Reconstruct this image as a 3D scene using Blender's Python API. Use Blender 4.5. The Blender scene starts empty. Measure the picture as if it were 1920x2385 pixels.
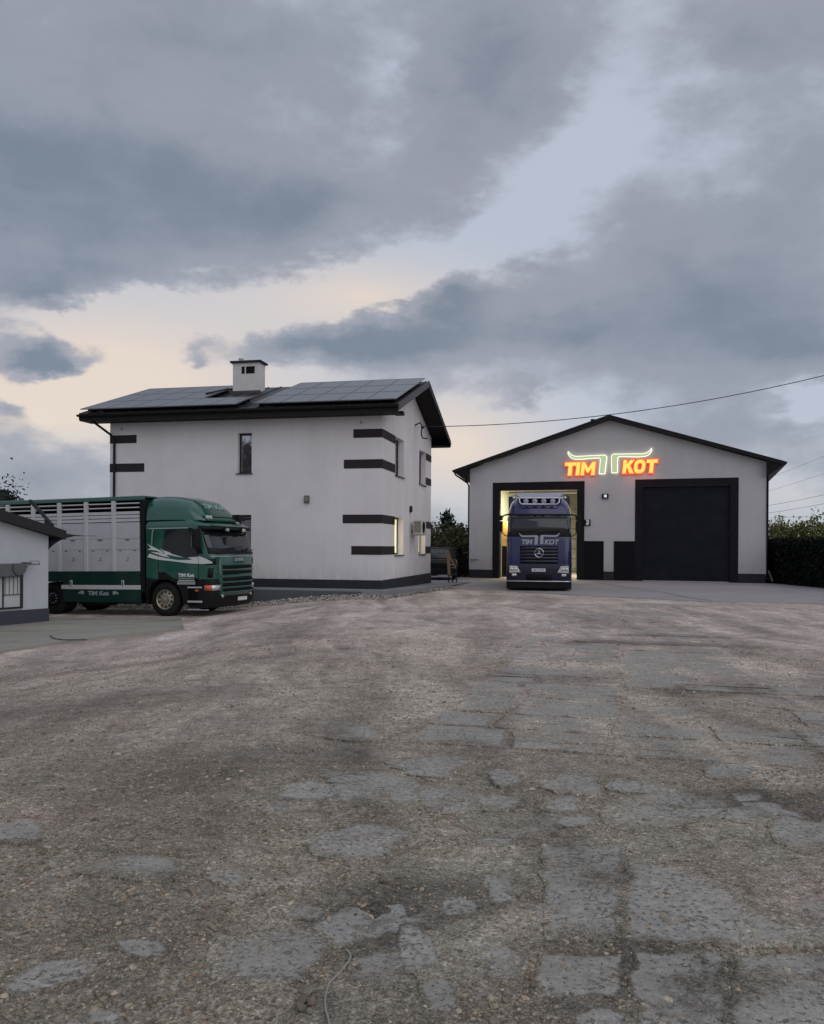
import bpy, math, random
import numpy as np
from mathutils import Vector, Matrix, Euler
R = math.radians
random.seed(7); rng = np.random.default_rng(7)
scn = bpy.context.scene
COL = scn.collection

# ---------------------------------------------------------------- camera
cam_d = bpy.data.cameras.new("camera"); cam = bpy.data.objects.new("camera", cam_d); COL.objects.link(cam)
cam.location = (0, 0, 1.7); cam.rotation_euler = (R(90), -0.0062, 0)
cam_d.sensor_fit = 'VERTICAL'; cam_d.sensor_height = 36.0; cam_d.lens = 1920 / 2385 * 36.0
cam_d.shift_y = 80 / 2385; cam_d.clip_start = 0.05; cam_d.clip_end = 3000
scn.camera = cam

# ---------------------------------------------------------------- exposure, sun
scn.view_settings.view_transform = 'Standard'; scn.view_settings.look = 'None'
scn.view_settings.exposure = 0.45; scn.view_settings.gamma = 1.0; scn.view_settings.use_curve_mapping = False
sl = bpy.data.lights.new("sun", 'SUN'); so = bpy.data.objects.new("sun", sl); COL.objects.link(so)
sl.energy = 0.62; sl.angle = R(80); sl.color = (1.0, 0.955, 0.92)
SUN_EL, SUN_AZ = 38.0, 142.0                      # clockwise from +Y: to the right, a little behind the camera
sdir = Vector((math.sin(R(SUN_AZ)) * math.cos(R(SUN_EL)), math.cos(R(SUN_AZ)) * math.cos(R(SUN_EL)), math.sin(R(SUN_EL))))
so.rotation_euler = (-sdir).to_track_quat('-Z', 'Y').to_euler()

# ---------------------------------------------------------------- node helpers
class NT:
    def __init__(s, tree): s.t = tree; s.t.nodes.clear()
    def n(s, typ, ins=None, **kw):
        nd = s.t.nodes.new(typ)
        for k, v in kw.items(): setattr(nd, k, v)
        if ins:
            for k, v in ins.items():
                sock = nd.inputs[k]
                if isinstance(v, bpy.types.NodeSocket): s.t.links.new(v, sock)
                elif isinstance(v, bpy.types.Node): s.t.links.new(v.outputs[0], sock)
                else:
                    try: sock.default_value = v
                    except Exception: sock.default_value = (*v, 1.0) if hasattr(v, '__len__') else (v, v, v)
        return nd
    def math(s, op, a, b=0.0, c=0.0, clamp=False):
        return s.n('ShaderNodeMath', {0: a, 1: b, 2: c}, operation=op, use_clamp=clamp).outputs[0]
    def vmath(s, op, a, b=(0, 0, 0)):
        return s.n('ShaderNodeVectorMath', {0: a, 1: b}, operation=op).outputs[0]
    def mix(s, fac, a, b, blend='MIX'):
        nd = s.n('ShaderNodeMix', data_type='RGBA', blend_type=blend)
        for k, v in ((0, fac), (6, a), (7, b)):
            if isinstance(v, bpy.types.NodeSocket): s.t.links.new(v, nd.inputs[k])
            else: nd.inputs[k].default_value = (*v, 1.0) if (hasattr(v, '__len__') and len(v) == 3) else v
        return nd.outputs[2]
    def ramp(s, fac, stops, interp='LINEAR'):
        nd = s.n('ShaderNodeValToRGB', {0: fac}); cr = nd.color_ramp; cr.interpolation = interp
        while len(cr.elements) < len(stops): cr.elements.new(0.5)
        for e, (p, c) in zip(cr.elements, stops):
            e.position = p; e.color = (*c, 1.0) if hasattr(c, '__len__') else (c, c, c, 1.0)
        return nd.outputs[0]
    def noise(s, vec, scale, detail=4.0, rough=0.55, out=0, dist=0.0):
        return s.n('ShaderNodeTexNoise', {'Vector': vec, 'Scale': scale, 'Detail': detail, 'Roughness': rough, 'Distortion': dist}).outputs[out]
    def mapr(s, v, a, b, c=0.0, d=1.0, smooth=False):
        return s.n('ShaderNodeMapRange', {0: v, 1: a, 2: b, 3: c, 4: d}, interpolation_type='SMOOTHSTEP' if smooth else 'LINEAR').outputs[0]

# ---------------------------------------------------------------- world: dusk sky with broken cloud
world = bpy.data.worlds.new("World"); scn.world = world; world.use_nodes = True
w = NT(world.node_tree)
tc = w.n('ShaderNodeTexCoord').outputs['Generated']
sp = w.n('ShaderNodeSeparateXYZ', {0: tc})
dx, dy, dz = sp.outputs
den = w.math('MAXIMUM', w.math('ADD', dy, 1.0), 0.08)
pu = w.math('MULTIPLY', w.math('DIVIDE', dx, den), 2.0)
pv = w.math('MULTIPLY', w.math('DIVIDE', dz, den), 2.0)
P = w.n('ShaderNodeCombineXYZ', {0: pu, 1: pv, 2: 0.0}).outputs[0]
dstr = w.vmath('MULTIPLY', tc, (1.0, 1.0, 1.9))                    # clouds flattened towards the horizon
n1 = w.noise(dstr, 2.6, 7.0, 0.60, out=1)
n2 = w.noise(w.vmath('ADD', dstr, (5.3, 1.7, 9.1)), 9.0, 6.0, 0.62, out=1)
wv = w.vmath('ADD', w.vmath('MULTIPLY', w.vmath('SUBTRACT', n1, (0.5, 0.5, 0.5)), (0.30, 0.17, 0)),
             w.vmath('MULTIPLY', w.vmath('SUBTRACT', n2, (0.5, 0.5, 0.5)), (0.085, 0.065, 0)))
PW = w.vmath('ADD', P, wv)
def pp(x, y):
    d = Vector(((x - 960) / 1920, 1.0, (1272 - y) / 1920)).normalized()
    return 2 * d.x / (1 + d.y), 2 * d.z / (1 + d.y)
def blobs(lst, vec, start):
    acc = start
    for (cx, cy, rx, ry, rot, wt) in lst:
        a, b = pp(cx, cy)
        mp = w.n('ShaderNodeMapping', {'Vector': vec, 'Location': (a, b, 0), 'Rotation': (0, 0, R(-rot)), 'Scale': (rx / 1920, ry / 1920, 1.0)}, vector_type='TEXTURE')
        gr = w.n('ShaderNodeTexGradient', {0: mp.outputs[0]}, gradient_type='QUADRATIC_SPHERE').outputs[0]
        sm = w.math('MULTIPLY', gr, wt)
        acc = w.math('ADD', acc, sm)
    return acc
# (centre x, y, radii, tilt, weight) of cloud banks as azimuth / height on the 1920-wide frame
dark = [(120,430,860,350,-4,1.0),(700,500,640,260,-6,.85),(1180,170,430,300,-40,.62),(520,90,900,200,0,.40),
        (60,650,330,90,0,.75),(100,835,215,95,0,2.0),(20,965,120,50,0,.8),(130,1120,420,140,0,.55),
        (830,800,520,105,0,1.30),(1080,715,240,115,0,.95),(1330,790,520,160,4,.80),(1680,690,620,320,18,.66),(1850,860,360,170,0,.62),
        (1800,60,300,200,30,.4),(470,850,110,100,0,.9),(1850,420,260,400,20,.35),(1190,930,160,60,0,.3),(1290,640,120,110,0,.4),
        (960,170,200,150,-30,-.45),(1340,390,430,190,-52,-.85),(1130,590,420,110,-18,-.9),(850,680,420,85,0,-1.5),
        (330,720,620,95,0,-1.7),(330,910,620,180,0,-1.7),(1885,985,110,80,0,-.9),(1150,1000,600,90,0,-.8),(1040,1100,300,180,0,-.9),(1850,1190,260,120,0,-.6)]
D = blobs(dark, PW, 0.30)
fb = w.noise(w.vmath('ADD', dstr, (2.2, 7.7, 3.3)), 4.2, 9.0, 0.60)
fb2 = w.noise(w.vmath('ADD', dstr, (8.2, 1.7, 6.3)), 14.0, 6.0, 0.62)
D = w.math('ADD', D, w.math('MULTIPLY', w.math('SUBTRACT', fb, 0.5), 1.2))
D = w.math('ADD', D, w.math('MULTIPLY', w.math('SUBTRACT', fb2, 0.5), 0.48))
warm = blobs([(250,880,1000,380,0,1.4),(850,690,560,180,0,.9),(1060,1040,460,300,0,1.15),(1850,1150,300,200,0,.35),(60,960,400,160,0,.5)], P, 0.0)
warm = w.math('MINIMUM', w.math('MAXIMUM', warm, 0.0), 1.0)
low = w.mapr(dz, 0.0, 0.075, 1.0, 0.0, True)
clear = w.mix(warm, (0.340, 0.375, 0.440), (0.555, 0.472, 0.405))
clear = w.mix(w.math('MULTIPLY', low, 0.8), clear, (0.300, 0.328, 0.372))
cloudm = w.mix(w.math('MULTIPLY', warm, 0.45), (0.215, 0.236, 0.280), (0.34, 0.315, 0.325))
lil = w.mapr(w.noise(w.vmath('ADD', dstr, (1.1, 4.4, 0.2)), 2.2, 3.0), 0.35, 0.7)
cloudm = w.mix(w.math('MULTIPLY', lil, 0.5), cloudm, (0.255, 0.243, 0.288))
cloudd = (0.136, 0.164, 0.203)
c1 = w.mix(w.mapr(D, 0.04, 0.52, 0, 1, True), clear, cloudm)
c2 = w.mix(w.mapr(D, 0.42, 1.25, 0, 1, True), c1, cloudd)
sky = w.n('ShaderNodeTexSky', sky_type='NISHITA', sun_disc=False, sun_elevation=R(SUN_EL), sun_rotation=R(SUN_AZ)).outputs[0]
skyc = w.mix(1.0, sky, (0.05, 0.05, 0.05), 'MULTIPLY')
tot = w.mix(0.12, c2, skyc, 'ADD')
grd = w.mix(w.mapr(dz, -0.06, -0.01), (0.10, 0.09, 0.085), tot)
bg = w.n('ShaderNodeBackground', {'Color': grd, 'Strength': 1.0})
w.n('ShaderNodeOutputWorld', {'Surface': bg})

# ---------------------------------------------------------------- materials
MATS = {}
def new_mat(name):
    m = bpy.data.materials.new(name); m.use_nodes = True; return m, NT(m.node_tree)
def pbr(name, col, rough=0.6, metal=0.0, var=0.12, vscale=3.0, bump=0.0, bscale=60.0, emit=None, estr=0.0, spec=0.5, coat=0.0, grime=0.0, streak=0.0, splash=0.0):
    if name in MATS: return MATS[name]
    m, t = new_mat(name)
    obj = t.n('ShaderNodeTexCoord').outputs['Object']
    nv = t.noise(obj, vscale, 5.0, 0.6)
    dk = tuple(c * (1 - var) for c in col); lt = tuple(min(1, c * (1 + var)) for c in col)
    c = t.mix(t.mapr(nv, 0.3, 0.7), dk, lt)
    if streak:
        sv = t.noise(t.vmath('MULTIPLY', obj, (2.2, 2.2, 0.25)), 1.0, 5.0, 0.6)
        c = t.mix(t.math('MULTIPLY', t.mapr(sv, 0.45, 0.75), streak), c, tuple(x * 0.6 for x in col))
    if splash:
        oz = t.n('ShaderNodeSeparateXYZ', {0: obj}).outputs[2]
        sv = t.math('MULTIPLY', t.mapr(oz, 0.45, 1.25, 1.0, 0.0, True), t.mapr(t.noise(t.vmath('MULTIPLY', obj, (1, 1, .5)), 3.0, 7.0, 0.7), 0.35, 0.65))
        c = t.mix(t.math('MULTIPLY', sv, splash), c, (0.25, 0.22, 0.19))
        dv = t.mapr(t.noise(t.vmath('MULTIPLY', obj, (4.5, 4.5, 0.12)), 1.0, 4.0, 0.55), 0.55, 0.75)
        c = t.mix(t.math('MULTIPLY', dv, splash * 0.30), c, tuple(x * 0.55 for x in col))
    if grime:
        gv = t.noise(obj, 1.3, 8.0, 0.7)
        c = t.mix(t.math('MULTIPLY', t.mapr(gv, 0.45, 0.75), grime), c, (0.16, 0.14, 0.12))
    ins = {'Base Color': c, 'Metallic': metal, 'Specular IOR Level': spec, 'Coat Weight': coat, 'Coat Roughness': 0.08,
           'Roughness': t.mapr(t.noise(obj, vscale * 4, 4.0), 0.3, 0.7, max(0.02, rough * 0.85), min(1, rough * 1.15))}
    if emit: ins['Emission Color'] = (*emit, 1); ins['Emission Strength'] = estr
    if bump:
        b = t.n('ShaderNodeBump', {'Strength': bump, 'Distance': 0.01, 'Height': t.noise(obj, bscale, 4.0, 0.6)})
        ins['Normal'] = b
    p = t.n('ShaderNodeBsdfPrincipled', ins)
    t.n('ShaderNodeOutputMaterial', {'Surface': p}); MATS[name] = m
    return m
M_plaster = pbr('plaster_white', (0.72, 0.693, 0.70), 0.9, var=0.08, vscale=0.5, bump=0.35, bscale=140, streak=0.08, splash=0.34)
M_plaster2 = pbr('plaster_hall', (0.545, 0.522, 0.525), 0.9, var=0.06, vscale=0.5, bump=0.35, bscale=140, streak=0.10, splash=0.35)
M_anthra = pbr('anthracite_plaster', (0.016, 0.014, 0.018), 0.8, var=0.15, vscale=2, bump=0.3, bscale=120, spec=0.15)
M_plinth = pbr('plinth_mosaic', (0.034, 0.036, 0.044), 0.75, var=0.2, vscale=30, bump=0.4, bscale=200, spec=0.15)
M_band = pbr('band_brown', (0.032, 0.027, 0.030), 0.7, var=0.12, vscale=3, bump=0.3, bscale=140, spec=0.15)
M_trim = pbr('dark_trim', (0.007, 0.006, 0.006), 0.6, var=0.2, spec=0.3)
M_soffit = pbr('soffit_brown', (0.014, 0.011, 0.011), 0.6, var=0.2, vscale=6, spec=0.15)
M_verge = pbr('verge_board', (0.085, 0.075, 0.08), 0.5, var=0.15, vscale=6, spec=0.15)
M_roof = pbr('roof_sheet', (0.030, 0.030, 0.034), 0.35, var=0.2, vscale=2, bump=0.2, spec=0.15)
M_frame = pbr('window_frame_dark', (0.020, 0.017, 0.017), 0.4)
M_sill = pbr('sill_dark', (0.03, 0.027, 0.027), 0.45)
M_glass = pbr('window_glass', (0.55, 0.55, 0.56), 0.03, metal=0.9, var=0.02)
M_lit = pbr('lit_window', (0.7, 0.62, 0.42), 0.3, emit=(1.0, 0.86, 0.50), estr=0.62, var=0.05)
M_black = pbr('black_plastic', (0.012, 0.012, 0.013), 0.5, var=0.2, spec=0.15)
M_blackm = pbr('black_matt', (0.010, 0.010, 0.011), 0.85, var=0.2, spec=0.15)
M_rubber = pbr('tyre_rubber', (0.014, 0.013, 0.013), 0.85, var=0.3, vscale=8, bump=0.4, grime=0.12, spec=0.15)
M_chrome = pbr('polished_metal', (0.62, 0.62, 0.64), 0.16, metal=1.0, var=0.1)
M_alu = pbr('aluminium', (0.48, 0.488, 0.50), 0.42, metal=0.1, var=0.06, vscale=2, grime=0.10, streak=0.10)
M_alu2 = pbr('aluminium_slat', (0.54, 0.535, 0.55), 0.42, metal=0.1, var=0.06, vscale=3, grime=0.08)
M_rim = pbr('rim_metal', (0.42, 0.38, 0.30), 0.32, metal=0.8, var=0.2, vscale=10)
M_green = pbr('green_paint', (0.011, 0.080, 0.058), 0.2, var=0.08, vscale=1.5, coat=0.7, grime=0.04)
M_greend = pbr('dark_green_skirt', (0.008, 0.034, 0.028), 0.35, var=0.1, vscale=1.5, grime=0.08, spec=0.15)
M_blue = pbr('navy_paint', (0.0105, 0.0115, 0.082), 0.22, var=0.1, vscale=1.5, coat=0.6)
M_blued = pbr('navy_paint_low', (0.006, 0.007, 0.030), 0.3, var=0.1, vscale=1.5, coat=0.3)
M_wind = pbr('windscreen_glass', (0.014, 0.017, 0.020), 0.06, var=0.1, spec=0.6, coat=0.2)
M_white = pbr('white_lettering', (0.62, 0.64, 0.63), 0.5, var=0.04)
M_silver = pbr('silver_lettering', (0.36, 0.37, 0.41), 0.35, var=0.04, metal=0.3)
M_plate = pbr('number_plate', (0.62, 0.62, 0.62), 0.4, var=0.03)
M_lamp = pbr('lamp_lens', (0.62, 0.62, 0.60), 0.12, metal=0.45, var=0.25, vscale=25, coat=0.6)
M_orange = pbr('orange_lens', (0.55, 0.10, 0.03), 0.2, coat=0.6)
M_wood = pbr('raw_wood', (0.27, 0.17, 0.10), 0.7, var=0.2, vscale=8, bump=0.2)
M_bark = pbr('bark', (0.05, 0.04, 0.03), 0.9, var=0.3, vscale=10, bump=0.6)
M_sail = pbr('sail_fabric', (0.010, 0.012, 0.012), 0.8)
M_grey = pbr('grey_fabric', (0.10, 0.105, 0.11), 0.8, var=0.2)
M_acw = pbr('cream_casing', (0.52, 0.48, 0.42), 0.5, var=0.05, grime=0.1)
M_cable = pbr('cable_black', (0.02, 0.02, 0.02), 0.6)
M_cablefar = pbr('cable_far', (0.16, 0.17, 0.19), 0.7)
M_brickd = pbr('dark_brick', (0.018, 0.014, 0.014), 0.8, var=0.3, vscale=10)
M_door = pbr('hall_door', (0.010, 0.011, 0.018), 0.5, var=0.12, grime=0.05, vscale=1.2, bump=0.15, bscale=30, spec=0.15)
M_inwall = pbr('hall_inner_wall', (0.66, 0.65, 0.54), 0.8, var=0.12, vscale=1.5, grime=0.35)
M_pane_blind = pbr('window_blind', (0.45, 0.47, 0.47), 0.5, var=0.08)

def panel_mat():
    m, t = new_mat('solar_cells')
    o = t.n('ShaderNodeTexCoord').outputs['Object']
    s_ = t.n('ShaderNodeSeparateXYZ', {0: o})
    def grid(v, step, wd):
        f = t.math('FRACT', t.math('DIVIDE', v, step)); return t.math('LESS_THAN', f, wd)
    g = t.math('MAXIMUM', grid(s_.outputs[0], 0.16, 0.03), grid(s_.outputs[1], 0.16, 0.03))
    c = t.mix(g, (0.10, 0.102, 0.112), (0.11, 0.11, 0.118))
    p = t.n('ShaderNodeBsdfPrincipled', {'Base Color': c, 'Roughness': 0.25, 'Specular IOR Level': 1.0})
    t.n('ShaderNodeOutputMaterial', {'Surface': p}); return m
M_solar = panel_mat()
def leaf_mat(name, a, b):
    m, t = new_mat(name)
    ob = t.n('ShaderNodeTexCoord').outputs['Object']
    at = t.n('ShaderNodeAttribute', attribute_name='tone').outputs['Fac']
    c = t.mix(at, a, b)
    c = t.mix(t.math('MULTIPLY', t.noise(ob, 1.2, 3.0), 0.5), c, tuple(x * 0.6 for x in a))
    p = t.n('ShaderNodeBsdfPrincipled', {'Base Color': c, 'Roughness': 0.7, 'Specular IOR Level': 0.25})
    t.n('ShaderNodeOutputMaterial', {'Surface': p}); return m
M_leafd = leaf_mat('leaf_dark', (0.010, 0.020, 0.012), (0.028, 0.045, 0.024))
M_leafo = leaf_mat('leaf_olive', (0.05, 0.054, 0.022), (0.14, 0.135, 0.055))
M_leafy = leaf_mat('leaf_yellowgreen', (0.10, 0.115, 0.03), (0.34, 0.33, 0.10))
M_leafh = leaf_mat('leaf_hedge', (0.004, 0.006, 0.004), (0.012, 0.016, 0.010))

# ---- gravel / dirt colour shared by ground and worn slabs (world coordinates)
# damp or oily stains on the yard: x, y, radii, turn, depth
STAINS = [(2.55, 5.55, 1.1, 0.45, 5, .50), (4.3, 14.6, 2.2, 0.5, -10, .45), (5.2, 15.9, 1.6, 0.4, -8, .40), (0.05, 3.9, 0.7, 0.45, 20, .48), (1.7, 10.8, 1.3, 0.7, 0, .38),
          (3.6, 9.9, 1.2, 0.5, 0, .45), (5.1, 9.3, 0.9, 0.5, 0, .45), (0.35, 3.05, 0.5, 0.35, 0, .35), (-1.6, 6.4, 1.4, 0.8, 30, .25), (-3.2, 9.2, 2.4, 0.8, 25, .22), (1.2, 3.3, 0.9, 0.4, 0, .35), (-9.2, 20.2, 2.6, 0.5, 5, .45), (-4.6, 13.5, 5.5, 0.35, 32, .24), (-3.6, 12.2, 5.5, 0.30, 32, .20)]
def gravel_nodes(t, pos):
    sx = t.n('ShaderNodeSeparateXYZ', {0: pos})
    big = t.noise(pos, 0.16, 5.0, 0.6); mid = t.noise(t.vmath('MULTIPLY', pos, (1.5, 0.8, 1)), 0.9, 6.0, 0.65); fine = t.noise(pos, 9.0, 6.0, 0.7)
    rd = t.math('SQRT', t.math('ADD', t.math('MULTIPLY', sx.outputs[0], sx.outputs[0]), t.math('MULTIPLY', sx.outputs[1], sx.outputs[1])))
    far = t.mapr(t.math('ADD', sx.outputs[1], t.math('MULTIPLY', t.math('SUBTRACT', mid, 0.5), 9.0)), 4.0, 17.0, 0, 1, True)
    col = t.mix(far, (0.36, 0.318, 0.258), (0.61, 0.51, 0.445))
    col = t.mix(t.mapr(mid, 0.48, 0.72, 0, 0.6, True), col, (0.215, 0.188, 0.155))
    red = t.mapr(t.noise(t.vmath('ADD', pos, (3.0, 9.0, 0)), 0.55, 5.0, 0.6), 0.52, 0.72, 0, 0.45, True)
    col = t.mix(red, col, (0.36, 0.255, 0.22))
    v1 = t.n('ShaderNodeTexVoronoi', {'Vector': t.vmath('ADD', pos, t.vmath('MULTIPLY', t.noise(pos, 12.0, 2.0, out=1), (0.05, 0.05, 0))), 'Scale': 52.0, 'Randomness': 1.0}, voronoi_dimensions='2D')
    v2 = t.n('ShaderNodeTexVoronoi', {'Vector': pos, 'Scale': 130.0}, voronoi_dimensions='2D')
    cs = t.n('ShaderNodeSeparateColor', {0: v1.outputs['Color']})
    cs2 = t.n('ShaderNodeSeparateColor', {0: v2.outputs['Color']})
    ston = t.ramp(cs.outputs[0], [(0.0, 0.30), (0.12, 0.43), (0.75, 0.54), (0.95, 0.62), (1.0, 0.85)])
    ston = t.math('MULTIPLY', ston, 2.0)
    ston = t.math('MULTIPLY', ston, t.mapr(cs2.outputs[1], 0, 1, 0.66, 1.34))
    gap = t.mapr(v1.outputs['Distance'], 0.3, 0.8, 1.0, 0.72)
    k = t.math('MULTIPLY', ston, gap)
    k = t.math('MULTIPLY', k, t.mapr(fine, 0.3, 0.75, 0.72, 1.25))
    k = t.math('MULTIPLY', k, t.mapr(t.noise(t.vmath('MULTIPLY', pos, (1.0, 1.6, 1)), 3.2, 6.0, 0.72), 0.3, 0.7, 0.72, 1.28))
    rot = t.n('ShaderNodeMapping', {'Vector': t.vmath('ADD', pos, t.vmath('MULTIPLY', t.noise(pos, 0.12, 2.0, out=1), (5.0, 5.0, 0))), 'Rotation': (0, 0, R(-28)), 'Scale': (1.1, 0.10, 1.0)}).outputs[0]
    k = t.math('MULTIPLY', k, t.mapr(t.noise(rot, 1.0, 5.0, 0.6), 0.34, 0.66, 0.74, 1.22, True))
    k = t.math('MULTIPLY', k, t.mapr(t.noise(t.vmath('ADD', pos, (7, 3, 0)), 0.38, 4.0, 0.6), 0.3, 0.7, 0.80, 1.18, True))
    wp = t.vmath('ADD', pos, t.vmath('MULTIPLY', t.vmath('SUBTRACT', t.noise(pos, 1.6, 4.0, 0.65, out=1), (0.5, 0.5, 0.5)), (1.1, 0.8, 0)))
    st = None
    for (sx0, sy0, rx_, ry_, rt_, wt_) in STAINS:
        mp = t.n('ShaderNodeMapping', {'Vector': wp, 'Location': (sx0, sy0, 0), 'Rotation': (0, 0, R(rt_)), 'Scale': (rx_, ry_, 3.0)}, vector_type='TEXTURE')
        g = t.math('MULTIPLY', t.math('MINIMUM', t.math('MULTIPLY', t.n('ShaderNodeTexGradient', {0: mp.outputs[0]}, gradient_type='SPHERICAL').outputs[0], 2.0), 1.0), wt_)
        st = g if st is None else t.math('MAXIMUM', st, g)
    k = t.math('MULTIPLY', k, t.math('SUBTRACT', 1.0, st))
    colf = t.mix(1.0, col, t.n('ShaderNodeCombineColor', {0: k, 1: k, 2: k}).outputs[0], 'MULTIPLY')
    h = t.math('ADD', t.math('MULTIPLY', t.math('SUBTRACT', 1.0, v1.outputs['Distance']), 0.6), t.math('MULTIPLY', t.math('SUBTRACT', 1.0, v2.outputs['Distance']), 0.25))
    h = t.math('ADD', h, t.math('MULTIPLY', fine, 1.4))
    return colf, h, mid, fine
def ground_mat():
    m, t = new_mat('gravel_yard')
    pos = t.n('ShaderNodeNewGeometry').outputs['Position']
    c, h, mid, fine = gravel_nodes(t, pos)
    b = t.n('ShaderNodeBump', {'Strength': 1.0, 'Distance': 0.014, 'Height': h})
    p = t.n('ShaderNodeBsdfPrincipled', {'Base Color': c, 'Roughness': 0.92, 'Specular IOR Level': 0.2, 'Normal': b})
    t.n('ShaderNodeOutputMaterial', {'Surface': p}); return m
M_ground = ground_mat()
def slab_mat():
    m, t = new_mat('worn_concrete_slab')
    pos = t.n('ShaderNodeNewGeometry').outputs['Position']
    c, h, mid, fine = gravel_nodes(t, pos)
    oi = t.n('ShaderNodeObjectInfo').outputs['Random']
    con = t.mix(t.noise(pos, 0.8, 4.0, 0.6), (0.43, 0.412, 0.365), (0.72, 0.68, 0.615))
    con = t.mix(t.mapr(t.noise(pos, 22.0, 5.0, 0.7), 0.35, 0.7), tuple([0.25, 0.245, 0.235]), con)
    con = t.mix(t.math('MULTIPLY', oi, 0.35), con, (0.28, 0.265, 0.24))
    pn = t.math('ADD', t.noise(pos, 34.0, 3.0, 0.6), t.math('MULTIPLY', t.math('SUBTRACT', t.noise(t.vmath('ADD', pos, (3, 1, 0)), 3.0, 3.0), 0.5), 0.30))
    pm = t.mapr(pn, 0.585, 0.63, 0, 1, True)
    con = t.mix(t.math('MULTIPLY', pm, 0.78), con, (0.115, 0.105, 0.092))
    con = t.mix(1.0, con, t.ramp(t.noise(t.vmath('ADD', pos, (6, 1, 0)), 110.0, 3.0, 0.7), [(0.3, 0.62), (0.5, 0.95), (0.7, 1.0)]), 'MULTIPLY')
    pl = t.n('ShaderNodeTexVoronoi', {'Vector': t.vmath('ADD', pos, (1, 2, 0)), 'Scale': 60.0}, voronoi_dimensions='2D')
    con = t.mix(t.mapr(pl.outputs['Distance'], 0.1, 0.45, 0.45, 0.0), con, (0.40, 0.385, 0.36))
    edge = t.n('ShaderNodeAttribute', attribute_name='edge').outputs['Fac']
    yy = t.n('ShaderNodeSeparateXYZ', {0: pos}).outputs[1]
    dn = t.math('ADD', t.noise(t.vmath('ADD', pos, (4, 4, 0)), 1.15, 8.0, 0.66), t.math('MULTIPLY', oi, 0.12))
    dn = t.math('ADD', dn, t.math('MULTIPLY', t.math('POWER', edge, 1.6), 0.19)); dn = t.math('ADD', dn, t.mapr(yy, 4.0, 10.0, 0.0, 0.01))
    dn = t.math('ADD', dn, t.n('ShaderNodeAttribute', attribute_name='wear').outputs['Fac'])
    dirt = t.mapr(dn, 0.53, 0.675, 0.16, 0.98, True)
    con = t.mix(t.mapr(t.noise(t.vmath('ADD', pos, (9, 2, 0)), 2.4, 6.0, 0.7), 0.45, 0.7, 0, 0.5, True), con, (0.31, 0.28, 0.24))
    con = t.mix(t.mapr(t.noise(t.vmath('ADD', pos, (2, 8, 0)), 0.5, 5.0, 0.65), 0.52, 0.68, 0, 0.4, True), con, (0.24, 0.225, 0.20))
    col = t.mix(dirt, con, c)
    hh = t.math('ADD', t.math('MULTIPLY', h, t.math('ADD', dirt, 0.15)), t.math('MULTIPLY', pm, -1.2))
    b = t.n('ShaderNodeBump', {'Strength': 0.8, 'Distance': 0.012, 'Height': hh})
    p = t.n('ShaderNodeBsdfPrincipled', {'Base Color': col, 'Roughness': 0.95, 'Specular IOR Level': 0.08, 'Normal': b})
    t.n('ShaderNodeOutputMaterial', {'Surface': p}); return m
M_slab = slab_mat()
def concrete_mat(name, a, b, dirtcol, dirt=0.5):
    m, t = new_mat(name)
    pos = t.n('ShaderNodeNewGeometry').outputs['Position']
    c = t.mix(t.mapr(t.noise(pos, 0.35, 6.0, 0.65), 0.3, 0.7), a, b)
    c = t.mix(t.mapr(t.noise(t.vmath('MULTIPLY', pos, (0.5, 1.6, 1)), 0.8, 7.0, 0.7), 0.5, 0.75, 0, dirt, True), c, dirtcol)
    c = t.mix(t.mapr(t.noise(pos, 35.0, 4.0, 0.7), 0.35, 0.7, 0, 0.3), c, tuple(x * 0.6 for x in a))
    bm = t.n('ShaderNodeBump', {'Strength': 0.4, 'Distance': 0.008, 'Height': t.noise(pos, 30.0, 6.0, 0.7)})
    p = t.n('ShaderNodeBsdfPrincipled', {'Base Color': c, 'Roughness': 0.8, 'Specular IOR Level': 0.3, 'Normal': bm})
    t.n('ShaderNodeOutputMaterial', {'Surface': p}); return m
M_apron = concrete_mat('apron_concrete', (0.30, 0.275, 0.28), (0.40, 0.365, 0.37), (0.27, 0.235, 0.225), 0.6)
M_pad = concrete_mat('pad_concrete', (0.27, 0.255, 0.22), (0.36, 0.34, 0.295), (0.13, 0.10, 0.075), 0.95)
M_terr = concrete_mat('terrace_concrete', (0.20, 0.205, 0.22), (0.27, 0.27, 0.29), (0.15, 0.15, 0.155), 0.5)
M_terrside = concrete_mat('terrace_side', (0.085, 0.09, 0.105), (0.12, 0.125, 0.14), (0.06, 0.06, 0.065), 0.5)
def stone_mat():
    m, t = new_mat('loose_stone')
    at = t.n('ShaderNodeAttribute', attribute_name='tone').outputs['Color']
    pos = t.n('ShaderNodeNewGeometry').outputs['Position']
    c = t.mix(t.mapr(t.noise(pos, 60.0, 3.0), 0.3, 0.7, 0, 0.5), at, (0.14, 0.12, 0.105))
    p = t.n('ShaderNodeBsdfPrincipled', {'Base Color': c, 'Roughness': 0.9, 'Specular IOR Level': 0.2})
    t.n('ShaderNodeOutputMaterial', {'Surface': p}); return m
M_stone = stone_mat()

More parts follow.
